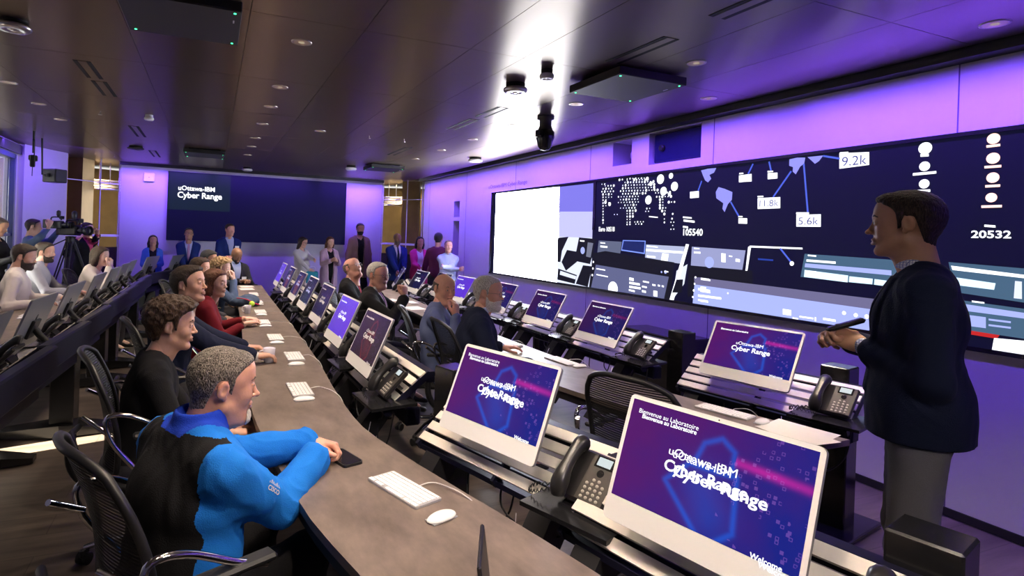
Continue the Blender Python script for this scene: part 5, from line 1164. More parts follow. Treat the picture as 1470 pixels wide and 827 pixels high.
def mouse(label, x, y, hd, group='white mice on the desks'):
    global _ms
    if _ms is None:
        fl = Field((-.065,-.04,-.01), (.065,.04,.04), .0022)
        fl.put(EL((0,0,.004), (.0565,.0285,.0185)), .001); X_, Y_, Z_ = fl.full(); fl.F = np.maximum(fl.F, .0035-Z_+.0*X_)
        fl.F = np.maximum(fl.F, np.abs(Y_)-.0275)
        v, f = fl.mesh(); t = thing('mouse', label, 'mouse', (x, y, .74), hd, group)
        meshobj('shell', v, f, M['mouse_m'], t); MB().box((0, 0, .0022), (.098, .046, .0030)).build('base', M['kb_m'], t); _ms = t; return t
    return dup(_ms, (x, y, .74), hd, label)
def cord(label, pts, m='cable_w', r=.0022, group='white keyboard leads'):
    tag(MB().tube(smoothpath(pts, 7), r, n=6).build('cable', M[m]), label, 'cable', group)
# rows: (x, y, heading deg, tilt deg, screen, lettering, double)
D = math.radians
ROWA = [(1.25,1.16,194,20,'scr_lock','txt_white',2), (1.09,2.06,197,23,'scr_lock','txt_white',1), (.93,3.50,181,23,'scr_red','txt_warm',0), (.95,4.40,181,24,'scr_violet','txt_white',0), (.98,5.44,180,23,'scr_dark','txt_warm',0), (1.0,6.43,180,25,'scr_teal','txt_dim',0), (1.0,7.25,180,25,'scr_orange','txt_dim',0), (1.0,8.2,180,24,'scr_orange','txt_dim',0), (1.0,9.2,180,24,'scr_violet','txt_dim',0)]
LABA = ['large white-bezelled computer nearest at the lower right, Welcome shown twice over', 'computer with the padlock wallpaper left of the telephone in the middle foreground', 'computer showing a dark screen with a red glow, left of the slatted rack', 'computer with a plain violet screen, third from the man in blue', 'computer with dark purple screen, just behind the violet one', 'computer with a dark blue-green screen beyond the dark purple one', 'computer with an orange glow and blue top, near the far end of the middle desk', 'computer second from the far end of the middle desk', 'computer at the far end of the middle desk, violet screen']
ROWB = [(3.06,2.52,192,30,'scr_lock','txt_white',0), (3.11,4.0,181,30,'scr_lockdim','txt_white',0), (3.15,5.0,180,29,'scr_lockdim','txt_white',0), (3.17,6.0,180,29,'scr_lockdim','txt_white',0), (3.10,7.0,180,29,'scr_violet','txt_white',0), (3.05,7.62,178,29,'scr_dark','txt_dim',0), (2.89,8.15,179,32,'scr_dark','txt_white',0), (2.86,9.0,165,30,'scr_dark','txt_dim',0)]
LABB = ['computer with padlock wallpaper nearest the standing presenter', 'computer with red streaked wallpaper in front of the empty mesh chair', 'computer between two telephones, second left from the presenter\'s', 'computer just right of the bearded man in glasses', 'computer between the bald man and the bearded man in glasses', 'computer mostly hidden behind the bald man in the grey-blue shirt', 'computer with a dark screen left of the bald man in the grey-blue shirt', 'computer seen nearly edge-on, farthest of the right-hand desk']
ROWC = [(-1.1,3.62,178,21), (-1.1,4.62,177,21), (-1.1,5.6,178,21), (-1.1,6.7,178,21), (-1.1,7.68,178,21), (-1.1,8.55,178,21), (-1.1,9.35,178,21), (-.95,10.6,165,20), (-.60,11.3,162,20)]
LABC = ['computer back cut off by the left edge', 'largest full computer back at the left, grey with an emblem', 'second computer back from the left edge, beside the man in grey', 'computer back third from the left in the line', 'computer back in front of the woman in the white top', 'computer back fifth along the left-hand line', 'last computer back of the close-set left-hand line', 'computer back in front of the woman in the blue jacket', 'farthest computer back, before the man in the navy suit and tie']
ZM = .955
for i, (x, y, h, tl, sc_, tx, db) in enumerate(ROWA):
    make_computer('desktop_computer', LABA[i], (x, y, .97 if i < 2 else .95), D(h), D(tl), sc_, tx, db, 'computers of the middle desk')
for i, (x, y, h, tl, sc_, tx, db) in enumerate(ROWB):
    make_computer('desktop_computer', LABB[i], (x, y, .97 if i == 0 else .93), D(h), D(tl), sc_, tx, db, 'computers of the right-hand desk')
for i, (x, y, h, tl) in enumerate(ROWC):
    make_computer('desktop_computer', LABC[i], (x, y, .95), D(h), D(tl), 'scr_violet', 'txt_white', 0, 'computers of the left-hand desk')
colA = {0: .42, 1: -.60, 4: .5, 7: .5}; colB = {0: .38, 1: .60, 3: .5, 6: .2}; colC = {}
for i, r in enumerate(ROWA): rack('slatted rack of the middle desk, '+('under the nearest computer' if i == 0 else 'under the %s computer of its row' % ORD[i]), r[0], r[1], D(r[2]), 1.0 if i != 6 else .9, column=colA.get(i))
for i, r in enumerate(ROWB): rack('slatted rack of the right-hand desk, '+('under the nearest computer' if i == 0 else 'under the %s computer of its row' % ORD[i]), r[0], r[1], D(r[2]), 1.0 if i not in (5, 6) else .6, column=colB.get(i))
for i, r in enumerate(ROWC):
    t = rack('slatted rack of the left-hand desk, '+('under the nearest computer' if i == 0 else 'under the %s computer of its row' % ORD[i]), r[0], r[1], D(r[2]), 1.0)
    MB().box((-.215, .05, .80), (.07, 1.0, .17), bev=.01).build('rear_fascia', M['fascia'], t)
    if i in (1, 3, 4, 6, 7, 8):
        y_ = {1: -.55, 3: .0, 4: .2, 6: .0, 7: 0, 8: 0}[i]
        MB().box((-.06, y_, .33), (.16, .16, .62), bev=.006).build('column', M['gloss_black'], t)
        q = MB()
        for s in (-1, 1):
            w0, w1, L = .13, .05, (.40 if s < 0 else .55); x0 = -.06
            V = [(x0, y_-w0, .012), (x0, y_+w0, .012), (x0+s*L, y_+w1, .012), (x0+s*L, y_-w1, .012), (x0, y_-w0, .10), (x0, y_+w0, .10), (x0+s*L, y_+w1, .05), (x0+s*L, y_-w1, .05)]
            F = [(0,1,2,3), (4,7,6,5), (0,4,5,1), (1,5,6,2), (2,6,7,3), (3,7,4,0)]
            q.add(V, [f_[::-1] for f_ in F] if s < 0 else F)
        q.build('foot', M['gloss_black'], t)
PHA = ['telephone with lit display in the middle foreground', 'telephone edging in at the bottom right corner']
for i, r in enumerate(ROWA):
    if i == 8: continue
    lab = 'black telephone cut off by the bottom right edge beside the nearest computer' if i == 0 else ('black telephone with a lit grey display between the two nearest computers' if i == 1 else 'black telephone beside the %s computer of the middle row' % ORD[i])
    phone(lab, station(r[0], r[1], D(r[2])) @ Matrix.Translation((.02, .46, .716)))
for i, r in enumerate(ROWB):
    lab = 'telephone with pale lit keypad beside the presenter' if i == 0 else ('telephone right of the computer in front of the mesh chair' if i == 1 else 'black telephone beside the %s computer of the right-hand row' % ORD[i])
    if i in (5,): continue
    phone(lab, station(r[0], r[1], D(r[2])) @ Matrix.Translation((.02, .47 if i not in (4, 6) else .38, .716)))
for i, r in enumerate(ROWC):
    phone('black telephone on the left-hand desk beside the %s computer back' % ORD[i], station(r[0], r[1], D(r[2])) @ Matrix.Translation((.02, .47, .716)))
KA = [(.640,1.872,199), (.478,3.238,181), (.560,4.11,180), (.507,4.873,180), (.479,5.707,180), (.505,6.442,180), (.540,7.319,180), (.553,8.285,180)]
MAs = [(.690,1.643,199), (.473,3.035,180), (.540,3.853,180), (.495,4.62,180), (.478,5.45,180), (.50,6.18,180), (.535,7.05,180), (.55,8.03,180)]
for i, (x, y, h) in enumerate(KA):
    keyboard('white keyboard on the middle desk, '+('nearest, by the hands of the man in blue' if i == 0 else '%s from the front' % ORD[i]), x, y, D(h))
    bx = [.83,.66,.70,.715,.72,.72,.725,.73][i]; dx = math.cos(D(h-180)); 
    cord('white lead of the %s keyboard of the middle desk' % ORD[i], [(x+.057, y, .746), (x+.10, y+.01, .748), ((x+bx)/2+.04, y-.02, .749), (bx-.01, y-.12, .747), (bx+.025, y-.18, .70), (bx+.06, y-.22, .52), (bx+.16, y-.15, .47), (bx+.23, y-.05, .62)], group='white keyboard leads of the middle desk')
for i, (x, y, h) in enumerate(MAs): mouse('white mouse on the middle desk, '+('nearest' if i == 0 else '%s from the front' % ORD[i]), x, y, D(h))
KB = [(2.547,2.236,196), (2.390,3.53,184), (2.31,4.30,181), (2.33,5.2,180), (2.36,6.1,180), (2.45,7.1,180)]
for i, (x, y, h) in enumerate(KB):
    keyboard('white keyboard on the right-hand desk, %s from the presenter' % ('first' if i == 0 else ORD[i]), x, y, D(h))
    cord('white lead of the %s keyboard of the right-hand desk' % ('first' if i == 0 else ORD[i]), [(x+.057, y, .746), (x+.10, y+.01, .748), (x+.16, y-.03, .745), (x+.25, y-.06, .66), (x+.40, y-.02, .60), (x+.50, y+.05, .66)], group='white keyboard leads of the right-hand desk')
for i, (x, y, h) in enumerate([(2.590,2.045,196), (2.416,3.345,184), (2.34,4.10,180), (2.36,4.98,180), (2.38,5.88,180)]): mouse('white mouse on the right-hand desk, %s from the presenter' % ('first' if i == 0 else ORD[i]), x, y, D(h), 'white mice of the right-hand desk')
for i, y in enumerate((3.55, 4.45, 5.45, 6.5, 7.5, 8.4, 9.2)):
    keyboard('white keyboard on the left-hand desk behind the %s computer' % ORD[i], -1.58, y, D(180), 'white keyboards of the left-hand desk'); mouse('white mouse on the left-hand desk behind the %s computer' % ORD[i], -1.56, y-.25, D(180), 'white mice of the left-hand desk')
# papers, mugs, phones, bag
def sheet(label, x, y, rz, w=.216, h=.279, z=.7405):
    q = MB().at(Matrix.Translation((x, y, z)) @ Matrix.Rotation(rz, 4, 'Z')); n = 6; V = []; F = []
    for i in range(n+1):
        for j in range(n+1): V.append((-w/2+w*i/n, -h/2+h*j/n, .0015+.004*max(0, (j/n-.6))**1.2*(1+i/n)))
    for i in range(n):
        for j in range(n): F.append((i*(n+1)+j, (i+1)*(n+1)+j, (i+1)*(n+1)+j+1, i*(n+1)+j+1))
    q.add(V, F, 0, True); return tag(q.build('paper_sheet', M['paper']), label, 'paper', 'loose white papers')
sheet('loose white paper on the right-hand desk, nearest the presenter', 2.66, 1.90, .25); sheet('second white paper under the nearest one on the right-hand desk', 2.60, 1.87, -.05, z=.7445 if False else .7402)
sheet('white paper beside the fist of the grey-haired man in the dark suit', 2.30, 6.55, .1); sheet('white paper on the far stretch of the right-hand desk', 2.25, 7.4, .2)
for i, (x, y) in enumerate(((.50, 8.95), (.52, 9.35))): sheet(['white paper near the far end of the middle desk', 'white paper at the very end of the middle desk'][i], x, y, .1, .2, .25)
def mug(label, x, y, rz, h=.095, r=.040, m='mug_m'):
    if m not in M: mat(m, (.62,.60,.72), .25)
    t = thing('mug', label, 'mug', (x, y, .741), rz, 'mugs on the middle desk')
    MB().lathe([(r*.72,0),(r*.80,h*.1),(r*.95,h*.6),(r,h),(r*.92,h),(r*.86,h*.6),(r*.7,h*.12),(.001,h*.1)], n=24, cap=False).lathe([(r*.72,0),(.001,0)], n=24, cap=False).build('cup', M[m], t)
    MB().tube(smoothpath([(r*.93,0,h*.8),(r*1.45,0,h*.78),(r*1.62,0,h*.5),(r*1.3,0,h*.22),(r*.80,0,h*.22)], 5), .0055, n=8).build('handle', M[m], t)
mug('pale mug with a handle on the desk before the young man in black', .378, 3.975, D(170)); mug('small clear cup on the desk beside the woman in red', .37, 6.35, D(160), .085, .036, 'cup_m')
t = thing('smartphone', 'black smartphone lying under the clasped hands of the man in blue', 'phone', (.500, 2.20, .7405), D(18))
MB().prism(rrect(.085, .165, .014), 0, .010).build('case', M['black_m'], t); MB().prism(rrect(.076, .155, .010), .010, .0108).build('screen', M['gloss_black'], t)
t = thing('tablet', 'slim black tablet standing on edge at the bottom of the picture', 'tablet', (.63, 1.225, .741), D(62))
MB().at(Matrix.Translation((0,0,.075)) @ Matrix.Rotation(-.15, 4, 'X')).box((0, 0, 0), (.20, .010, .14), bev=.004).build('case', M['black_m'], t); MB().box((0, .03, .004), (.12, .08, .006), bev=.002).build('stand', M['black_m'], t)
# bag
cloth('denim', (.06,.09,.16)); cloth('bag_red', (.45,.02,.05)); mat('neon', (.45,.75,.05), .5)
fl = Field((-.25,-.2,-.02), (.25,.2,.2), .009); fl.put(EL((0,0,.05), (.17,.12,.065)), .03); fl.put(EL((.05,.02,.07), (.10,.09,.06)), .03)
X_, Y_, Z_ = fl.full(); fl.F += .012*wob(X_, Y_, Z_, 40, 1) if 'wob' in globals() else 0; fl.F = np.maximum(fl.F, .002-Z_)
v, f = fl.mesh(); t = thing('shoulder_bag', 'denim blue bag with red and neon straps slumped on the middle desk', 'bag', (.38, 7.0, .741), .3)
meshobj('bag_body', v, f, M['denim'], t)
MB().tube(smoothpath([(-.12,-.06,.10),(-.04,-.13,.09),(.06,-.135,.04),(.12,-.11,.02)]), .012, n=6, flat=.4).build('red_strap', M['bag_red'], t); MB().lathe([(.001,.034),(.025,.025),(.034,0),(.025,-.02),(.001,-.03)], (.02,-.15,.035), n=14, cap=False).build('neon_tag', M['neon'], t)
# ------------------------------------------------------------------ chairs
def office_chair(label, x, y, hd, group='black mesh office chairs', fwd=.0):
    """+x is where the sitter faces"""
    global _ch
    x += fwd*math.cos(hd); y += fwd*math.sin(hd)
    if _ch is not None: return dup(_ch, (x, y, 0), hd, label, group)
    t = thing('office_chair', label, 'chair', (x, y, 0), hd, group)
    fl = Field((-.32,-.32,.36), (.32,.32,.52), .011); fl.put(EL((0,0,.445), (.255,.25,.045)), .02); v, f = fl.mesh(); meshobj('seat', v, f, M['mesh_m'], t)
    # back: a curved mesh panel in a black frame
    def bp(u, v_):      # u -1..1 across, v_ 0..1 up
        wd = .205+.035*math.sin(v_*PI*.8); yy = u*wd*(1-.10*max(0, v_-.8)*5*.3); xx = -.235-.10*v_**1.3-.055*math.sin(v_*PI)*-.6+.055*(u*u)
        if v_ > .8: yy *= math.sqrt(1-((v_-.8)/.2)**2*.22)
        return (xx, yy, .50+.54*v_-.045*(abs(u)**3)*v_)
    ring = [bp(u/8, 0) for u in range(-8, 9)]+[bp(1, v_/10) for v_ in range(1, 10)]+[bp(u/8, 1) for u in range(8, -9, -1)]+[bp(-1, v_/10) for v_ in range(9, 0, -1)]
    MB().tube(ring, .013, n=8, closed=True).build('back_frame', M['black_m'], t)
    q = MB(); V = []; F = []; nu, nv = 12, 34
    for j in range(nv+1):
        for i in range(nu+1): V.append(bp(-.99+1.98*i/nu, .01+.98*j/nv))
    for j in range(nv):
        for i in range(nu): F.append((j*(nu+1)+i, j*(nu+1)+i+1, (j+1)*(nu+1)+i+1, (j+1)*(nu+1)+i))
    q.add(V, F, 0, True); q.build('back_mesh', M['chair_net'], t)
    MB().tube(smoothpath([(-.05,0,.40),(-.25,0,.40),(-.35,0,.50),(-.36,0,.66)]), .022, n=8).tube([(-.335,-.17,.64),(-.36,0,.66),(-.335,.17,.64)], .014, n=8).build('back_support', M['black_m'], t)
    for s in (-1, 1):
        al = MB().tube(smoothpath([(.02,s*.24,.42),(-.02,s*.30,.44),(-.10,s*.315,.56),(-.20,s*.305,.70),(-.22,s*.30,.80),(-.13,s*.30,.80),(.02,s*.30,.72),(.10,s*.30,.69)], 5), .011, n=8).tube([(-.20,s*.305,.72),(-.31,s*.235,.80)], .010, n=8).build('arm_loop', M['chrome'], t)
        MB().box((.0, s*.30, .712), (.24, .055, .022), bev=.008).build('arm_pad', M['black_m'], al)
    MB().lathe([(.028,.10),(.028,.26),(.018,.27),(.018,.40),(.06,.41)], n=16).build('gas_post', M['chrome'], t)
    q = MB()
    for k in range(5):
        a = 2*PI*k/5+.3; q.tube([(math.cos(a)*.03, math.sin(a)*.03, .13), (math.cos(a)*.17, math.sin(a)*.17, .115), (math.cos(a)*.31, math.sin(a)*.31, .078)], [.026, .020, .013], n=8)
    sb = q.build('star_base', M['chrome'], t)
    for k in range(5):
        a = 2*PI*k/5+.3; MB().at(Matrix.Translation((math.cos(a)*.31, math.sin(a)*.31, .0)) @ Matrix.Rotation(a+1.2, 4, 'Z')).box((0,0,.055), (.05,.02,.04), bev=.006).add(*wheel()).build('caster', M['black_m'], sb)
    _ch = t; return t
def wheel():
    V = []; F = []; n = 14
    for y in (-.026, -.010, .010, .026):
        for k in range(n): V.append((.0285*math.cos(2*PI*k/n), y, .0285+.0285*math.sin(2*PI*k/n)))
    for a in (0, 2):
        for k in range(n): F.append((a*n+k, a*n+(k+1) % n, (a+1)*n+(k+1) % n, (a+1)*n+k))
        F.append(tuple(range(a*n, a*n+n))[::-1]); F.append(tuple(range((a+1)*n, (a+2)*n)))
    return V, F
_ch = None
m = bpy.data.materials.new('chair_net'); m.use_nodes = True; nt = m.node_tree; M['chair_net'] = m; b = nt.nodes['Principled BSDF']; b.inputs['Base Color'].default_value = (.010,.010,.012,1); b.inputs['Roughness'].default_value = .6
tc = nt.nodes.new('ShaderNodeTexCoord'); wv = nt.nodes.new('ShaderNodeTexWave'); wv.bands_direction = 'Z'; wv.inputs['Scale'].default_value = 28; nt.links.new(tc.outputs['Object'], wv.inputs['Vector'])
gt = nt.nodes.new('ShaderNodeMath'); gt.operation = 'GREATER_THAN'; gt.inputs[1].default_value = .30; nt.links.new(wv.outputs['Fac'], gt.inputs[0])
mr = nt.nodes.new('ShaderNodeMapRange'); mr.inputs['To Min'].default_value = .45; mr.inputs['To Max'].default_value = .95; nt.links.new(gt.outputs[0], mr.inputs['Value']); nt.links.new(mr.outputs[0], b.inputs['Alpha'])
office_chair('empty black mesh chair with chrome arms in front of the right-hand desk', 1.97, 2.10, D(20), None)

t = thing('low_cabinet', 'black low cabinet against the wall below the video wall', 'cabinet', (XW-.22, 4.28, 0))
MB().box((0, 0, .40), (.36, .84, .76), bev=.01).build('body', M['gloss_black'], t); MB().box((-.183, 0, .40), (.008, .006, .70)).box((-.184, -.05, .62), (.012, .012, .12)).box((-.184, .05, .62), (.012, .012, .12)).build('door_handle', M['trim_m'], t)
# ------------------------------------------------------------------ the people
for nm, c in (('c_black',(.008,.008,.010)),('c_blue',(.010,.175,.66)),('c_bluecollar',(.012,.05,.50)),('c_navy',(.008,.012,.035)),('c_charcoal',(.018,.018,.024)),('c_trousers',(.035,.034,.042)),('c_grey',(.13,.125,.14)),('c_white',(.62,.60,.62)),('c_cream',(.66,.60,.56)),
              ('c_red',(.15,.006,.014)),('c_shirtblue',(.12,.15,.30)),('c_paleblue',(.40,.46,.70)),('c_bluejacket',(.05,.14,.50)),('c_lilac',(.50,.34,.46)),('c_tan',(.24,.15,.10)),('c_magenta',(.55,.03,.20)),('c_wine',(.10,.015,.05)),('c_denim',(.08,.12,.22)),
              ('c_royal',(.01,.025,.14)),('c_tie',(.40,.22,.40)),('c_redtie',(.45,.05,.08)),('c_pink',(.45,.06,.12)),('c_greyshirt',(.30,.30,.36)),('c_teal',(.03,.25,.35)),('c_slate',(.06,.06,.08))): cloth(nm, c)
def checked(nm, base, line, sc):
    m = cloth(nm, base); nt = m.node_tree; b = nt.nodes['Principled BSDF']; tc = nt.nodes.new('ShaderNodeTexCoord'); sp = nt.nodes.new('ShaderNodeSeparateXYZ'); nt.links.new(tc.outputs['Object'], sp.inputs[0]); acc = None
    for k in (0, 1, 2):
        a = nt.nodes.new('ShaderNodeMath'); a.operation = 'MULTIPLY'; a.inputs[1].default_value = sc; nt.links.new(sp.outputs[k], a.inputs[0])
        f = nt.nodes.new('ShaderNodeMath'); f.operation = 'FRACT'; nt.links.new(a.outputs[0], f.inputs[0])
        g = nt.nodes.new('ShaderNodeMath'); g.operation = 'LESS_THAN'; g.inputs[1].default_value = .22; nt.links.new(f.outputs[0], g.inputs[0])
        if acc is None: acc = g.outputs[0]
        else:
            q = nt.nodes.new('ShaderNodeMath'); q.operation = 'MAXIMUM'; nt.links.new(acc, q.inputs[0]); nt.links.new(g.outputs[0], q.inputs[1]); acc = q.outputs[0]
    mx = nt.nodes.new('ShaderNodeMix'); mx.data_type = 'RGBA'; mx.inputs['A'].default_value = (*base, 1); mx.inputs['B'].default_value = (*line, 1); nt.links.new(acc, mx.inputs['Factor']); nt.links.new(mx.outputs['Result'], b.inputs['Base Color'])
checked('c_check', (.62,.62,.70), (.20,.22,.45), 110)
def cast(label, head, hd, o, group=None):
    """head: ear-level centre of the head in the room; hands given in room metres"""
    o = dict(o); h = math.radians(hd); R = np.array([[math.cos(h), -math.sin(h)], [math.sin(h), math.cos(h)]])
    hp = o.setdefault('headpos', (.035, 0, .66 if not o.get('stand') else .685)); T = rotm(o.get('twist', 0.), o.get('lean', 0.), o.get('side', 0.)); v = np.array(hp)@T.T
    if o.get('stand'): s = o.setdefault('scale', head[2]/(.955+v[2]))
    else:
        s = o.setdefault('scale', 1.); o['pz'] = max(.42, min(.60, head[2]/s-v[2]))
    off = R@(v[:2]*s); X, Y = head[0]-off[0], head[1]-off[1]
    hs_ = {}
    for k, d in o.get('hands', {}).items():
        d = dict(d)
        if 'w' in d:
            q = np.array(d['w'][:2])-np.array((X, Y)); q = R.T@q; d['at'] = (q[0], q[1], d['w'][2])
        hs_[k] = d
    o['hands'] = hs_
    o.setdefault('legm', M['c_trousers'])
    return person('person', label, X, Y, h, o, group)
SK = M
def blue_split(v, f):
    c = v[f].mean(1)
    back = (c[:, 0] < .0+.10*np.clip((.40-c[:, 2])/.4, 0, 1)) & (np.abs(c[:, 1]) < .195) & (c[:, 2] < .530)
    low = back
    col = (c[:, 2] > .515) & (np.hypot(c[:, 0]+.01, c[:, 1]) < .112)
    return np.where(col, 2, np.where(back | low, 1, 0))
mblue = cast('grey-haired person in a blue and black jacket seated nearest, hands clasped on the desk', (.05, 2.03, 1.10), 28, dict(res=.62, gres=.0065, skinm=M['skin_pink'], hairm=M['hair_grey'], top='zip', topm=[M['c_blue'], M['c_black'], M['c_bluecollar']], matfn=blue_split, legm=M['c_black'],
  head=dict(hair='short', thick=.007, fat=.7, w=1.06, jaw=1.1, neck=.062, beard='goatee', bt=.0035, nose=1.5), beardm=M['beard_white'], build=1.16, belly=.035, lean=.17, hyaw=-.40, hpitch=.10, headpos=(.05,0,.655),
  hands=dict(L=dict(w=(.375, 2.255, .800), dir=(.55,-.75,-.10), up=(.25,.25,1), curls=[.9,1.0,1.1,1.2], thumb=.2, pole=(-.1,.6,-1)), R=dict(w=(.385, 2.135, .785), dir=(.75,.55,.02), up=(.2,-.45,1), curls=[1.0,1.1,1.1,1.2], thumb=.2, pole=(-.15,-.35,-1)))))
# small white emblem and letters stitched on the near sleeve
def sleeve_mark():
    root, toP, Rh, Hp, hs, arms = mblue
    jk = [c for c in root.children if c.name.startswith('jacket')][0]
    sh, el, wr = [toP(a) for a in arms['R']]
    ax = el-sh; L = np.linalg.norm(ax); ax /= L; out = np.array((.35, -1, .35)); out -= ax*(ax@out); out /= np.linalg.norm(out); side = np.cross(ax, out)
    if side[2] < 0: side = -side
    mid = sh+ax*L*.55
    g = MB()
    Rt = -ax if False else ax
    def P(u, v):      # u along the arm, v across
        o_ = mid+ax*u+side*v+out*.25; ok, loc, n, i = jk.ray_cast(Vector(o_), Vector(-out))
        return tuple(Vector(loc)+Vector(out)*.0012) if ok else None
    def quad(u0, v0, u1, v1):
        q = [P(u0, v0), P(u1, v0), P(u1, v1), P(u0, v1)]
        if all(q): g.add(q, [(0, 1, 2, 3)])
    for k, h in enumerate((.4, .7, 1, .7, .4, .7, 1, .7, .4)): quad(-.030+k*.0070, .010-.0*h, -.0272+k*.0070, .010+.014*h)
    V, F, w = text_mesh('CISCO', 1); sc = .058/w; pts = [P(-.030+v[0]*sc, -.010+v[1]*sc*1.0) for v in V]
    if all(pts): g.add(pts, F)
    g.build('sleeve_emblem', M['c_white'], root)
bpy.context.view_layer.update(); sleeve_mark()
cast('young person with curly brown hair and a black t-shirt, seated second from the front', (-.17, 3.13, 1.13), 8, dict(res=.75, skinm=M['skin_light'], hairm=M['hair_brown'], top='tshirt', topm=M['c_black'], head=dict(hair='short', curl=.008, thick=.030, hx=.006, neck=.050, jaw=.95, nose=1.2), lean=.16, hyaw=-.14, hpitch=.05, build=.95,
  hands=dict(R=dict(w=(.12,2.98,.62), pole=(-.5,-.4,-1)), L=dict(w=(.12,3.20,.62)))))
cast('person in a dark suit with open white collar leaning on the desk, looking up', (-.13, 4.15, 1.24), 4, dict(res=.9, skinm=M['skin_light'], hairm=M['hair_dark'], top='suit', topm=M['c_navy'], shirtm=M['c_white'], head=dict(hair='short', thick=.012, quiff=.006, w=1.03, jaw=1.08), lean=.18, hyaw=-.50, hpitch=-.14,
  hands=dict(R=dict(w=(.27,3.92,.80), dir=(1,.2,0), curl=.5, pole=(-.2,-.8,-1)), L=dict(w=(.24,4.36,.775), dir=(.9,-.2,0), curl=.7))))
cast('person with long auburn hair and a dark red jumper, forearms on the desk', (.04, 5.5, 1.13), 5, dict(res=1.1, fem=1, build=.96, skinm=M['skin_pale'], hairm=M['hair_auburn'], top='sweater', topm=M['c_red'], head=dict(hair='long', thick=.012, len=.24, w=.95, jaw=.88, nose=.8, neck=.045), lean=.18, hyaw=-.65, slv=.75,
  hands=dict(R=dict(w=(.30,5.42,.775), dir=(.8,.6,0), curl=.3), L=dict(w=(.32,5.72,.775), dir=(.6,-.7,0), curl=.4))))
cast('person with light brown hair, face just seen behind the dark-suited person', (-.11, 6.85, 1.17), -10, dict(res=1.25, fem=1, skinm=M['skin_light'], hairm=M['hair_brown'], top='sweater', topm=M['c_slate'], head=dict(hair='long', len=.15, thick=.012, w=.95), hyaw=-.35, hands=dict(R=dict(w=(.15,6.7,.62)), L=dict(w=(.15,7.0,.62)))))
cast('person with blond curls and a denim jacket resting the chin on the hands', (.12, 7.35, 1.13), -5, dict(res=1.2, skinm=M['skin_pale'], hairm=M['hair_blond'], top='shirt', topm=M['c_denim'], head=dict(hair='short', curl=.012, thick=.034, hx=.004), lean=.12, hyaw=-.35,
  hands=dict(R=dict(w=(.25,7.22,1.0), dir=(-.1,.1,1), up=(1,0,0), curl=.9), L=dict(w=(.26,7.34,.99), dir=(-.1,-.1,1), up=(1,0,0), curl=.9))))
cast('dark-haired person in glasses seated near the far end of the middle desk', (-.03, 8.3, 1.20), -10, dict(res=1.25, skinm=M['skin_tan'], hairm=M['hair_black'], glasses='frame_dark', top='shirt', topm=M['c_slate'], head=dict(hair='short', thick=.014, beard='full', bt=.003), beardm=M['hair_black'], hyaw=-.35, hpitch=.1, hands=dict(R=dict(w=(.2,8.1,.64)), L=dict(w=(.2,8.5,.64)))))
cast('bald person in dark jacket with white badge at the far end of the middle desk', (.38, 9.85, 1.20), -70, dict(res=1.25, skinm=M['skin_brown'], hairm=M['hair_black'], top='suit', topm=M['c_charcoal'], shirtm=M['c_paleblue'], head=dict(hair=None, beard='full', bt=.002), beardm=M['hair_black'], hpitch=.45, lean=.08, badge=(.145,.10,.30),
  hands=dict(R=dict(w=(.42,9.58,.80), curl=.6), L=dict(w=(.56,9.58,.80), curl=.6))))
# the left-hand desk
cast('bearded person in a white shirt seated behind the left-hand computers', (-1.80, 7.15, 1.29), 10, dict(res=1.15, skinm=M['skin_light'], hairm=M['hair_dark'], top='shirt', topm=M['c_cream'], head=dict(hair='short', thick=.018, beard='full', bt=.012), beardm=M['hair_dark'], lean=.10, hyaw=-.25, hpitch=.18,
  hands=dict(R=dict(w=(-1.62,6.95,.80), curl=.4), L=dict(w=(-1.55,7.45,.80), curl=.4))))
cast('person with short beard and grey shirt beside the bearded one in white', (-1.88, 8.3, 1.27), 5, dict(res=1.25, skinm=M['skin_light'], hairm=M['hair_dark'], top='shirt', topm=M['c_greyshirt'], head=dict(hair='short', thick=.012, beard='full', bt=.004), beardm=M['hair_dark'], hyaw=-.25, lean=.1, hands=dict(R=dict(w=(-1.55,8.1,.80)), L=dict(w=(-1.55,8.5,.80)))))
cast('person with long brown hair and white top, hands folded at the mouth', (-1.32, 8.45, 1.21), -5, dict(res=1.25, fem=1, build=.93, skinm=M['skin_pale'], hairm=M['hair_brown'], top='sweater', topm=M['c_cream'], head=dict(hair='long', thick=.012, len=.22, w=.95), lean=.22, hyaw=-.25, hpitch=.05,
  hands=dict(R=dict(w=(-1.20,8.32,1.07), dir=(.1,.3,1), up=(1,0,0), curl=1.0), L=dict(w=(-1.19,8.42,1.06), dir=(.1,-.3,1), up=(1,0,0), curl=1.0))))
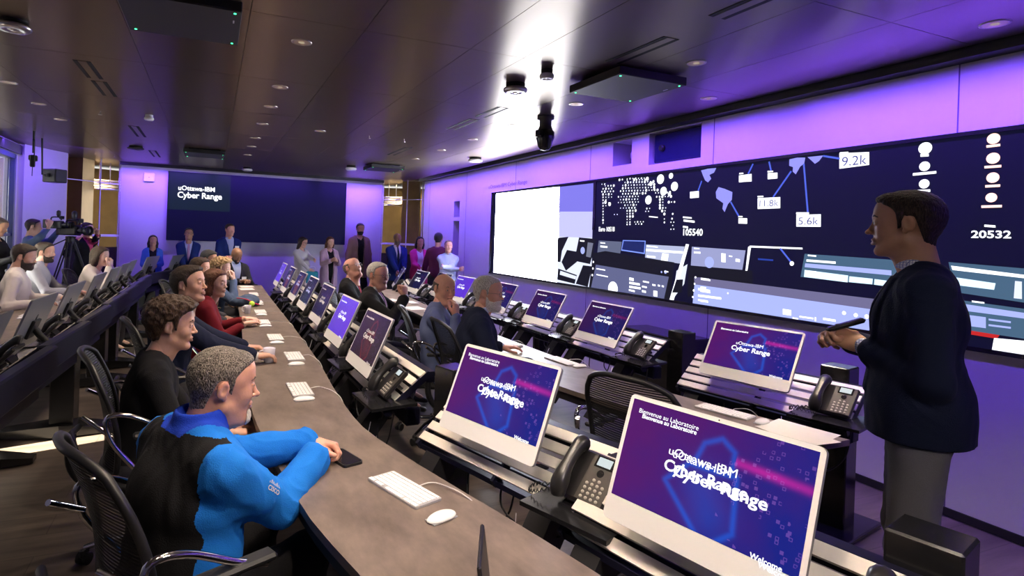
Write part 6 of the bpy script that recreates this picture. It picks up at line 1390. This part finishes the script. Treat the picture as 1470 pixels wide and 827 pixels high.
# the right-hand desk
cast('bald person in a grey-blue shirt covering the mouth with one hand', (1.77, 4.32, 1.19), -26, dict(res=.95, skinm=M['skin_pink'], hairm=M['hair_buzz'], top='shirt', topm=M['c_shirtblue'], head=dict(hair='fringe', thick=.003, w=1.03, fat=.3), lean=.06, hyaw=-.92, hpitch=.08, build=1.04,
  hands=dict(R=dict(w=(1.80,4.135,.985), dir=(-.05,.30,1), up=(.9,-.6,0), curls=[.7,.8,.9,1.0], thumb=.6, pole=(.6,-.6,-1)), L=dict(w=(1.96,4.05,.66), dir=(.7,-.5,-.6), curl=.5))))
cast('grey-bearded person in glasses and a navy jacket at the right-hand desk', (1.86, 3.70, 1.22), -18, dict(res=.92, skinm=M['skin_pink'], hairm=M['hair_silver'], glasses='frame_metal', top='suit', topm=M['c_navy'], shirtm=M['c_paleblue'], head=dict(hair='short', line='receding', thick=.008, beard='full', bt=.010, w=1.0), beardm=M['beard_white'], lean=.14, hyaw=-.45, hpitch=.05, build=1.05,
  hands=dict(R=dict(w=(2.03,3.36,.775), dir=(.9,-.1,-.05), curl=.3), L=dict(w=(2.1,3.95,.775), curl=.3))))
cast('grey-haired person in glasses and dark suit holding a fist beside the chin', (1.46, 5.22, 1.23), -24, dict(res=1.05, skinm=M['skin_pink'], hairm=M['hair_silver'], glasses='frame_dark', top='suit', topm=M['c_black'], shirtm=M['c_white'], tiem=M['c_tie'], head=dict(hair='short', line='receding', thick=.010, fat=.9, w=1.06), lean=.05, hyaw=-.60, build=1.08,
  hands=dict(R=dict(w=(1.66,5.02,1.04), dir=(-.1,.2,1), up=(.8,-.6,0), curl=1.25, thumb=.5, pole=(.4,-.7,-1)), L=dict(w=(1.95,5.3,.775), curl=.4))))
cast('bald person in glasses and red tie tilting the head far back', (1.50, 6.45, 1.22), -25, dict(res=1.15, skinm=M['skin_pink'], hairm=M['hair_pepper'], glasses='frame_metal', top='suit', topm=M['c_black'], shirtm=M['c_white'], tiem=M['c_redtie'], head=dict(hair='fringe', thick=.008, fat=.5), lean=-.05, hyaw=-.55, hpitch=-.45, hands=dict(R=dict(w=(1.75,6.1,.62)), L=dict(w=(1.85,6.5,.62)))))
# the presenter
pres = cast('presenter standing at the right in a dark jacket and checked shirt, facing left', (2.50, 1.385, 1.725), 122, dict(stand=True, res=.62, gres=.009, skinm=M['skin_tan'], hairm=M['hair_dark'], top='suit', topm=M['c_navy'], shirtm=M['c_check'], legm=M['c_grey'], build=1.0, hem=-.08, vz=.06, stance=.03,
  jcuff=.035, head=dict(hair='short', thick=.009, quiff=.005, hx=.000, jaw=1.05, nose=1.3), hyaw=-.08, hpitch=.0, lean=.03,
  hands=dict(L=dict(w=(2.43,1.47,1.235), dir=(.85,-.30,.30), up=(-.1,.9,.5), curls=[.8,1.0,1.1,1.2], thumb=.6, pole=(-.05,.05,-1)), R=dict(w=(2.50,1.60,1.245), dir=(.55,.80,.20), up=(.1,-.75,.6), curls=[1.0,1.1,1.2,1.2], thumb=.7, pole=(-.05,-.05,-1)))))
t = thing('remote_control', 'black presentation remote held in the presenter\'s hands', 'remote', (2.425, 1.55, 1.315), D(150))
MB().at(Matrix.Rotation(.35, 4, 'Y')).box((0, 0, 0), (.15, .034, .020), bev=.008).build('case', M['gloss_black'], t); MB().at(Matrix.Rotation(.35, 4, 'Y')).lathe([(.008,.010),(.008,.0125)], (.03,0,0), n=12).build('button', M['trim_m'], t)
# standing along the far wall
def far(label, x, y, zc, hd, **o):
    o.setdefault('res', 1.75); o.setdefault('gres', .010); o['stand'] = True; o.setdefault('skinm', M['skin_light']); o.setdefault('hairm', M['hair_dark']); o.setdefault('head', {})
    return cast(label, (x, y, zc), hd, o)
def wh(x, y, z, dx, dy=0, **k): return dict(w=(x+dx, y+dy, z), **k)
far('person with long dark hair and a blue jacket standing left of the far screen', -.99, 11.6, 1.36, -80, fem=1, build=.92, skinm=M['skin_tan'], hairm=M['hair_black'], top='coat', topm=M['c_bluejacket'], shirtm=M['c_black'], head=dict(hair='long', len=.20), hpitch=-.1, hands=dict(L=wh(-.9,11.35,.92,.0,curl=.6), R=wh(-1.0,11.35,.90,-.02,curl=.6)))
far('person in a navy suit and pale tie standing below the title lettering', -.40, 11.6, 1.50, -85, skinm=M['skin_tan'], hairm=M['hair_black'], top='suit', topm=M['c_royal'], shirtm=M['c_paleblue'], tiem=M['c_tie'], glasses='frame_dark', hpitch=-.15, hands=dict(L=wh(-.36,11.35,.86,0,curl=.6), R=wh(-.44,11.35,.86,0,curl=.6)))
far('tall person in navy suit with open collar, hands at the waist, below the far screen', .31, 11.6, 1.60, -75, skinm=M['skin_pink'], hairm=M['hair_brown'], top='suit', topm=M['c_royal'], shirtm=M['c_paleblue'], build=1.05, hyaw=.2, badge=(.150,.11,.36), hands=dict(L=wh(.33,11.28,1.08,.04,curl=.8,dir=(.3,-.7,.2)), R=wh(.31,11.28,1.08,-.06,curl=.8,dir=(.3,.7,.2))))
far('person with long dark hair, glasses and a loose white blouse', 1.66, 11.5, 1.41, -55, fem=1, build=1.08, belly=.05, skinm=M['skin_light'], hairm=M['hair_dark'], glasses='frame_dark', top='sweater', topm=M['c_white'], legm=M['c_white'], head=dict(hair='long', len=.22), hpitch=.2, hyaw=.25, hands=dict(L=wh(1.74,11.15,1.08,.10,curl=.5), R=wh(1.74,11.15,.90,0,curl=.7)))
far('person in a long lilac coat over a dark dress holding a phone', 2.16, 11.3, 1.43, -80, fem=1, build=1.0, skinm=M['skin_light'], hairm=M['hair_auburn'], top='coat', topm=M['c_lilac'], shirtm=M['c_black'], legm=M['c_black'], head=dict(hair='long', len=.14), hpitch=.1, hands=dict(L=wh(2.22,11.0,1.08,.03,curl=.8), R=wh(2.14,11.0,1.08,-.02,curl=.8)))
far('tallest person, in a tan jacket with a lanyard, before the white wall panel', 3.0, 12.3, 1.72, -85, skinm=M['skin_tan'], hairm=M['hair_black'], top='coat', topm=M['c_tan'], shirtm=M['c_black'], legm=M['c_black'], lanyard=1, head=dict(hair='short', beard='full', bt=.004), beardm=M['hair_black'], hyaw=-.1, hpitch=.05)
far('bald person in a navy suit and tie with hands crossed in front', 3.45, 11.0, 1.54, -88, skinm=M['skin_brown'], hairm=M['hair_black'], top='suit', topm=M['c_royal'], shirtm=M['c_white'], tiem=M['c_navy'], build=1.08, head=dict(hair=None, beard='full', bt=.003), beardm=M['hair_pepper'], hands=dict(L=wh(3.46,10.70,.86,.05,curl=.7,dir=(-.5,-.4,-.5)), R=wh(3.44,10.70,.88,-.05,curl=.7,dir=(.5,-.4,-.5))))
far('person with dark hair and a magenta jacket over a white top', 3.86, 10.8, 1.49, -95, fem=1, build=.95, skinm=M['skin_tan'], hairm=M['hair_black'], top='coat', topm=M['c_magenta'], shirtm=M['c_white'], legm=M['c_greyshirt'], head=dict(hair='long', len=.20), hands=dict(L=wh(3.9,10.5,1.0,.05,curl=.7), R=wh(3.84,10.5,1.0,-.05,curl=.7)))
far('person in dark purple turned away behind the one with crossed arms', 3.92, 9.95, 1.57, 60, skinm=M['skin_tan'], hairm=M['hair_black'], top='sweater', topm=M['c_wine'])
far('person in a pale blue shirt with arms crossed by the wall niche', 3.88, 9.35, 1.45, -110, skinm=M['skin_pink'], hairm=M['hair_pepper'], top='shirt', topm=M['c_paleblue'], head=dict(hair='short', line='receding', thick=.006), res=1.5, hyaw=.15, hands=dict(L=wh(3.82,9.10,1.10,-.14,curl=.3,dir=(-.8,.1,.1)), R=wh(3.86,9.12,1.06,.14,curl=.3,dir=(.8,.2,.1))))
# camera crew and the onlooker at the left edge
far('person in dark clothes looking at a phone at the left edge', -2.52, 8.9, 1.55, -10, skinm=M['skin_tan'], hairm=M['hair_buzz'], top='sweater', topm=M['c_black'], head=dict(hair='short', thick=.004), hpitch=.35, hands=dict(R=wh(-2.32,8.75,1.18,.08,curl=.8), L=wh(-2.30,8.9,1.18,.08,curl=.8)), res=1.5)
far('camera operator in a blue shirt with a camera raised to the eye', -2.50, 10.35, 1.55, 20, skinm=M['skin_light'], hairm=M['hair_dark'], top='sweater', topm=M['c_denim'], hyaw=-.2, hands=dict(R=wh(-2.30,10.2,1.56,.02,dir=(.3,.2,1),curl=1.0,pole=(-.2,-1,-.3)), L=wh(-2.25,10.5,1.52,.05,dir=(.3,-.2,1),curl=1.0)), res=1.5)
far('camera operator in dark jacket and red shirt behind the tripod', -1.90, 10.9, 1.53, -30, skinm=M['skin_light'], hairm=M['hair_dark'], top='suit', topm=M['c_black'], shirtm=M['c_pink'], hyaw=.1, hands=dict(L=wh(-1.75,10.6,1.45,.05,curl=1.0,dir=(0,-.2,1)), R=wh(-1.95,10.65,1.35,-.05,curl=.8)), res=1.5)
def video_camera(name, label, loc, rz, s=1., handles=True):
    t = thing(name, label, 'camera', loc, rz); t.scale = (s, s, s)
    MB().box((0, 0, .07), (.26, .11, .14), bev=.015).box((-.16, 0, .08), (.08, .10, .16), bev=.012).build('camera_body', M['black_m'], t)
    MB().at(Matrix.Translation((.13,0,.07)) @ Matrix.Rotation(PI/2, 4, 'Y')).lathe([(.040,0),(.045,.05),(.040,.09),(.060,.10),(.066,.17),(.058,.17),(.05,.14)], n=18).build('lens', M['gloss_black'], t)
    MB().tube(smoothpath([(-.08,0,.15),(-.06,0,.20),(.08,0,.20),(.10,0,.15)]), .012, n=8).box((.05,.09,.20), (.05,.09,.06), bev=.01).build('top_handle', M['black_m'], t)
    MB().lathe([(.01,.20),(.035,.24),(.035,.31),(.01,.33)], (.05,0,0), n=12).build('microphone', M['trim_m'], t)
    return t
video_camera('video_camera', 'shoulder camera raised by the operator in the blue shirt', (-2.22, 10.33, 1.54), D(-20), .85)
video_camera('video_camera', 'large video camera mounted on the tripod at the left', (-2.02, 10.35, 1.44), D(-35), 1.15)
t = thing('tripod', 'black tripod under the large video camera', 'tripod', (-2.02, 10.35, 0))
MB().lathe([(.05,1.32),(.06,1.36),(.06,1.40),(.04,1.43)], n=14).build('tripod_head', M['black_m'], t)
for k in range(3):
    a = 2*PI*k/3+.5; q = MB()
    for off in (-.03, .03):
        dx, dy = -math.sin(a)*off, math.cos(a)*off; q.tube([(math.cos(a)*.05+dx, math.sin(a)*.05+dy, 1.34), (math.cos(a)*.33+dx*.8, math.sin(a)*.33+dy*.8, .55)], .012, n=6)
    q.tube([(math.cos(a)*.26, math.sin(a)*.26, .75), (math.cos(a)*.52, math.sin(a)*.52, .02)], .014, n=6); q.build('leg', M['black_m'], t)
MB().tube([(-.02,0,1.40),(-.30,.1,1.25)], .010, n=6).build('pan_handle', M['black_m'], t)
t = thing('carrier_bag', 'small teal carrier bag held by the person in the white blouse', 'bag', (1.80, 11.12, .62)); MB().box((0,0,.13), (.22,.10,.24), bev=.02).build('bag_body', M['c_teal'], t); MB().tube(smoothpath([(-.06,0,.25),(-.04,0,.33),(.04,0,.33),(.06,0,.25)]), .006, n=5).build('handle', M['c_white'], t)
# chairs under the seated people
for lab, x, y, hd in (('chair with looped chrome arms under the person in the blue jacket', -.16, 1.84, 24), ('chair under the person in the black t-shirt', -.34, 3.08, 8), ('chair under the dark-suited person leaning on the desk', -.30, 4.08, 12), ('chair under the person in the dark red jumper', -.12, 5.48, 4),
                      ('chair behind the dark-suited and red-jumpered people', -.30, 6.85, -6), ('chair under the person with blond curls', -.10, 7.36, -5), ('chair under the dark-haired person in glasses', -.20, 8.33, -8), ('chair under the bald person with the badge', .34, 10.05, -72),
                      ('chair under the bearded person in the white shirt', -1.98, 7.1, 8), ('chair under the person in the grey shirt', -2.05, 8.3, 4), ('chair under the person in the white top', -1.52, 8.5, -4),
                      ('chair under the person covering the mouth', 1.62, 4.38, -16), ('chair under the grey-bearded person in glasses', 1.66, 3.72, -3), ('chair under the grey-haired person with the fist', 1.32, 5.3, -16), ('chair under the person tilting the head back', 1.40, 6.52, -22)):
    office_chair(lab, x, y, D(hd), 'black mesh office chairs', fwd=.13)
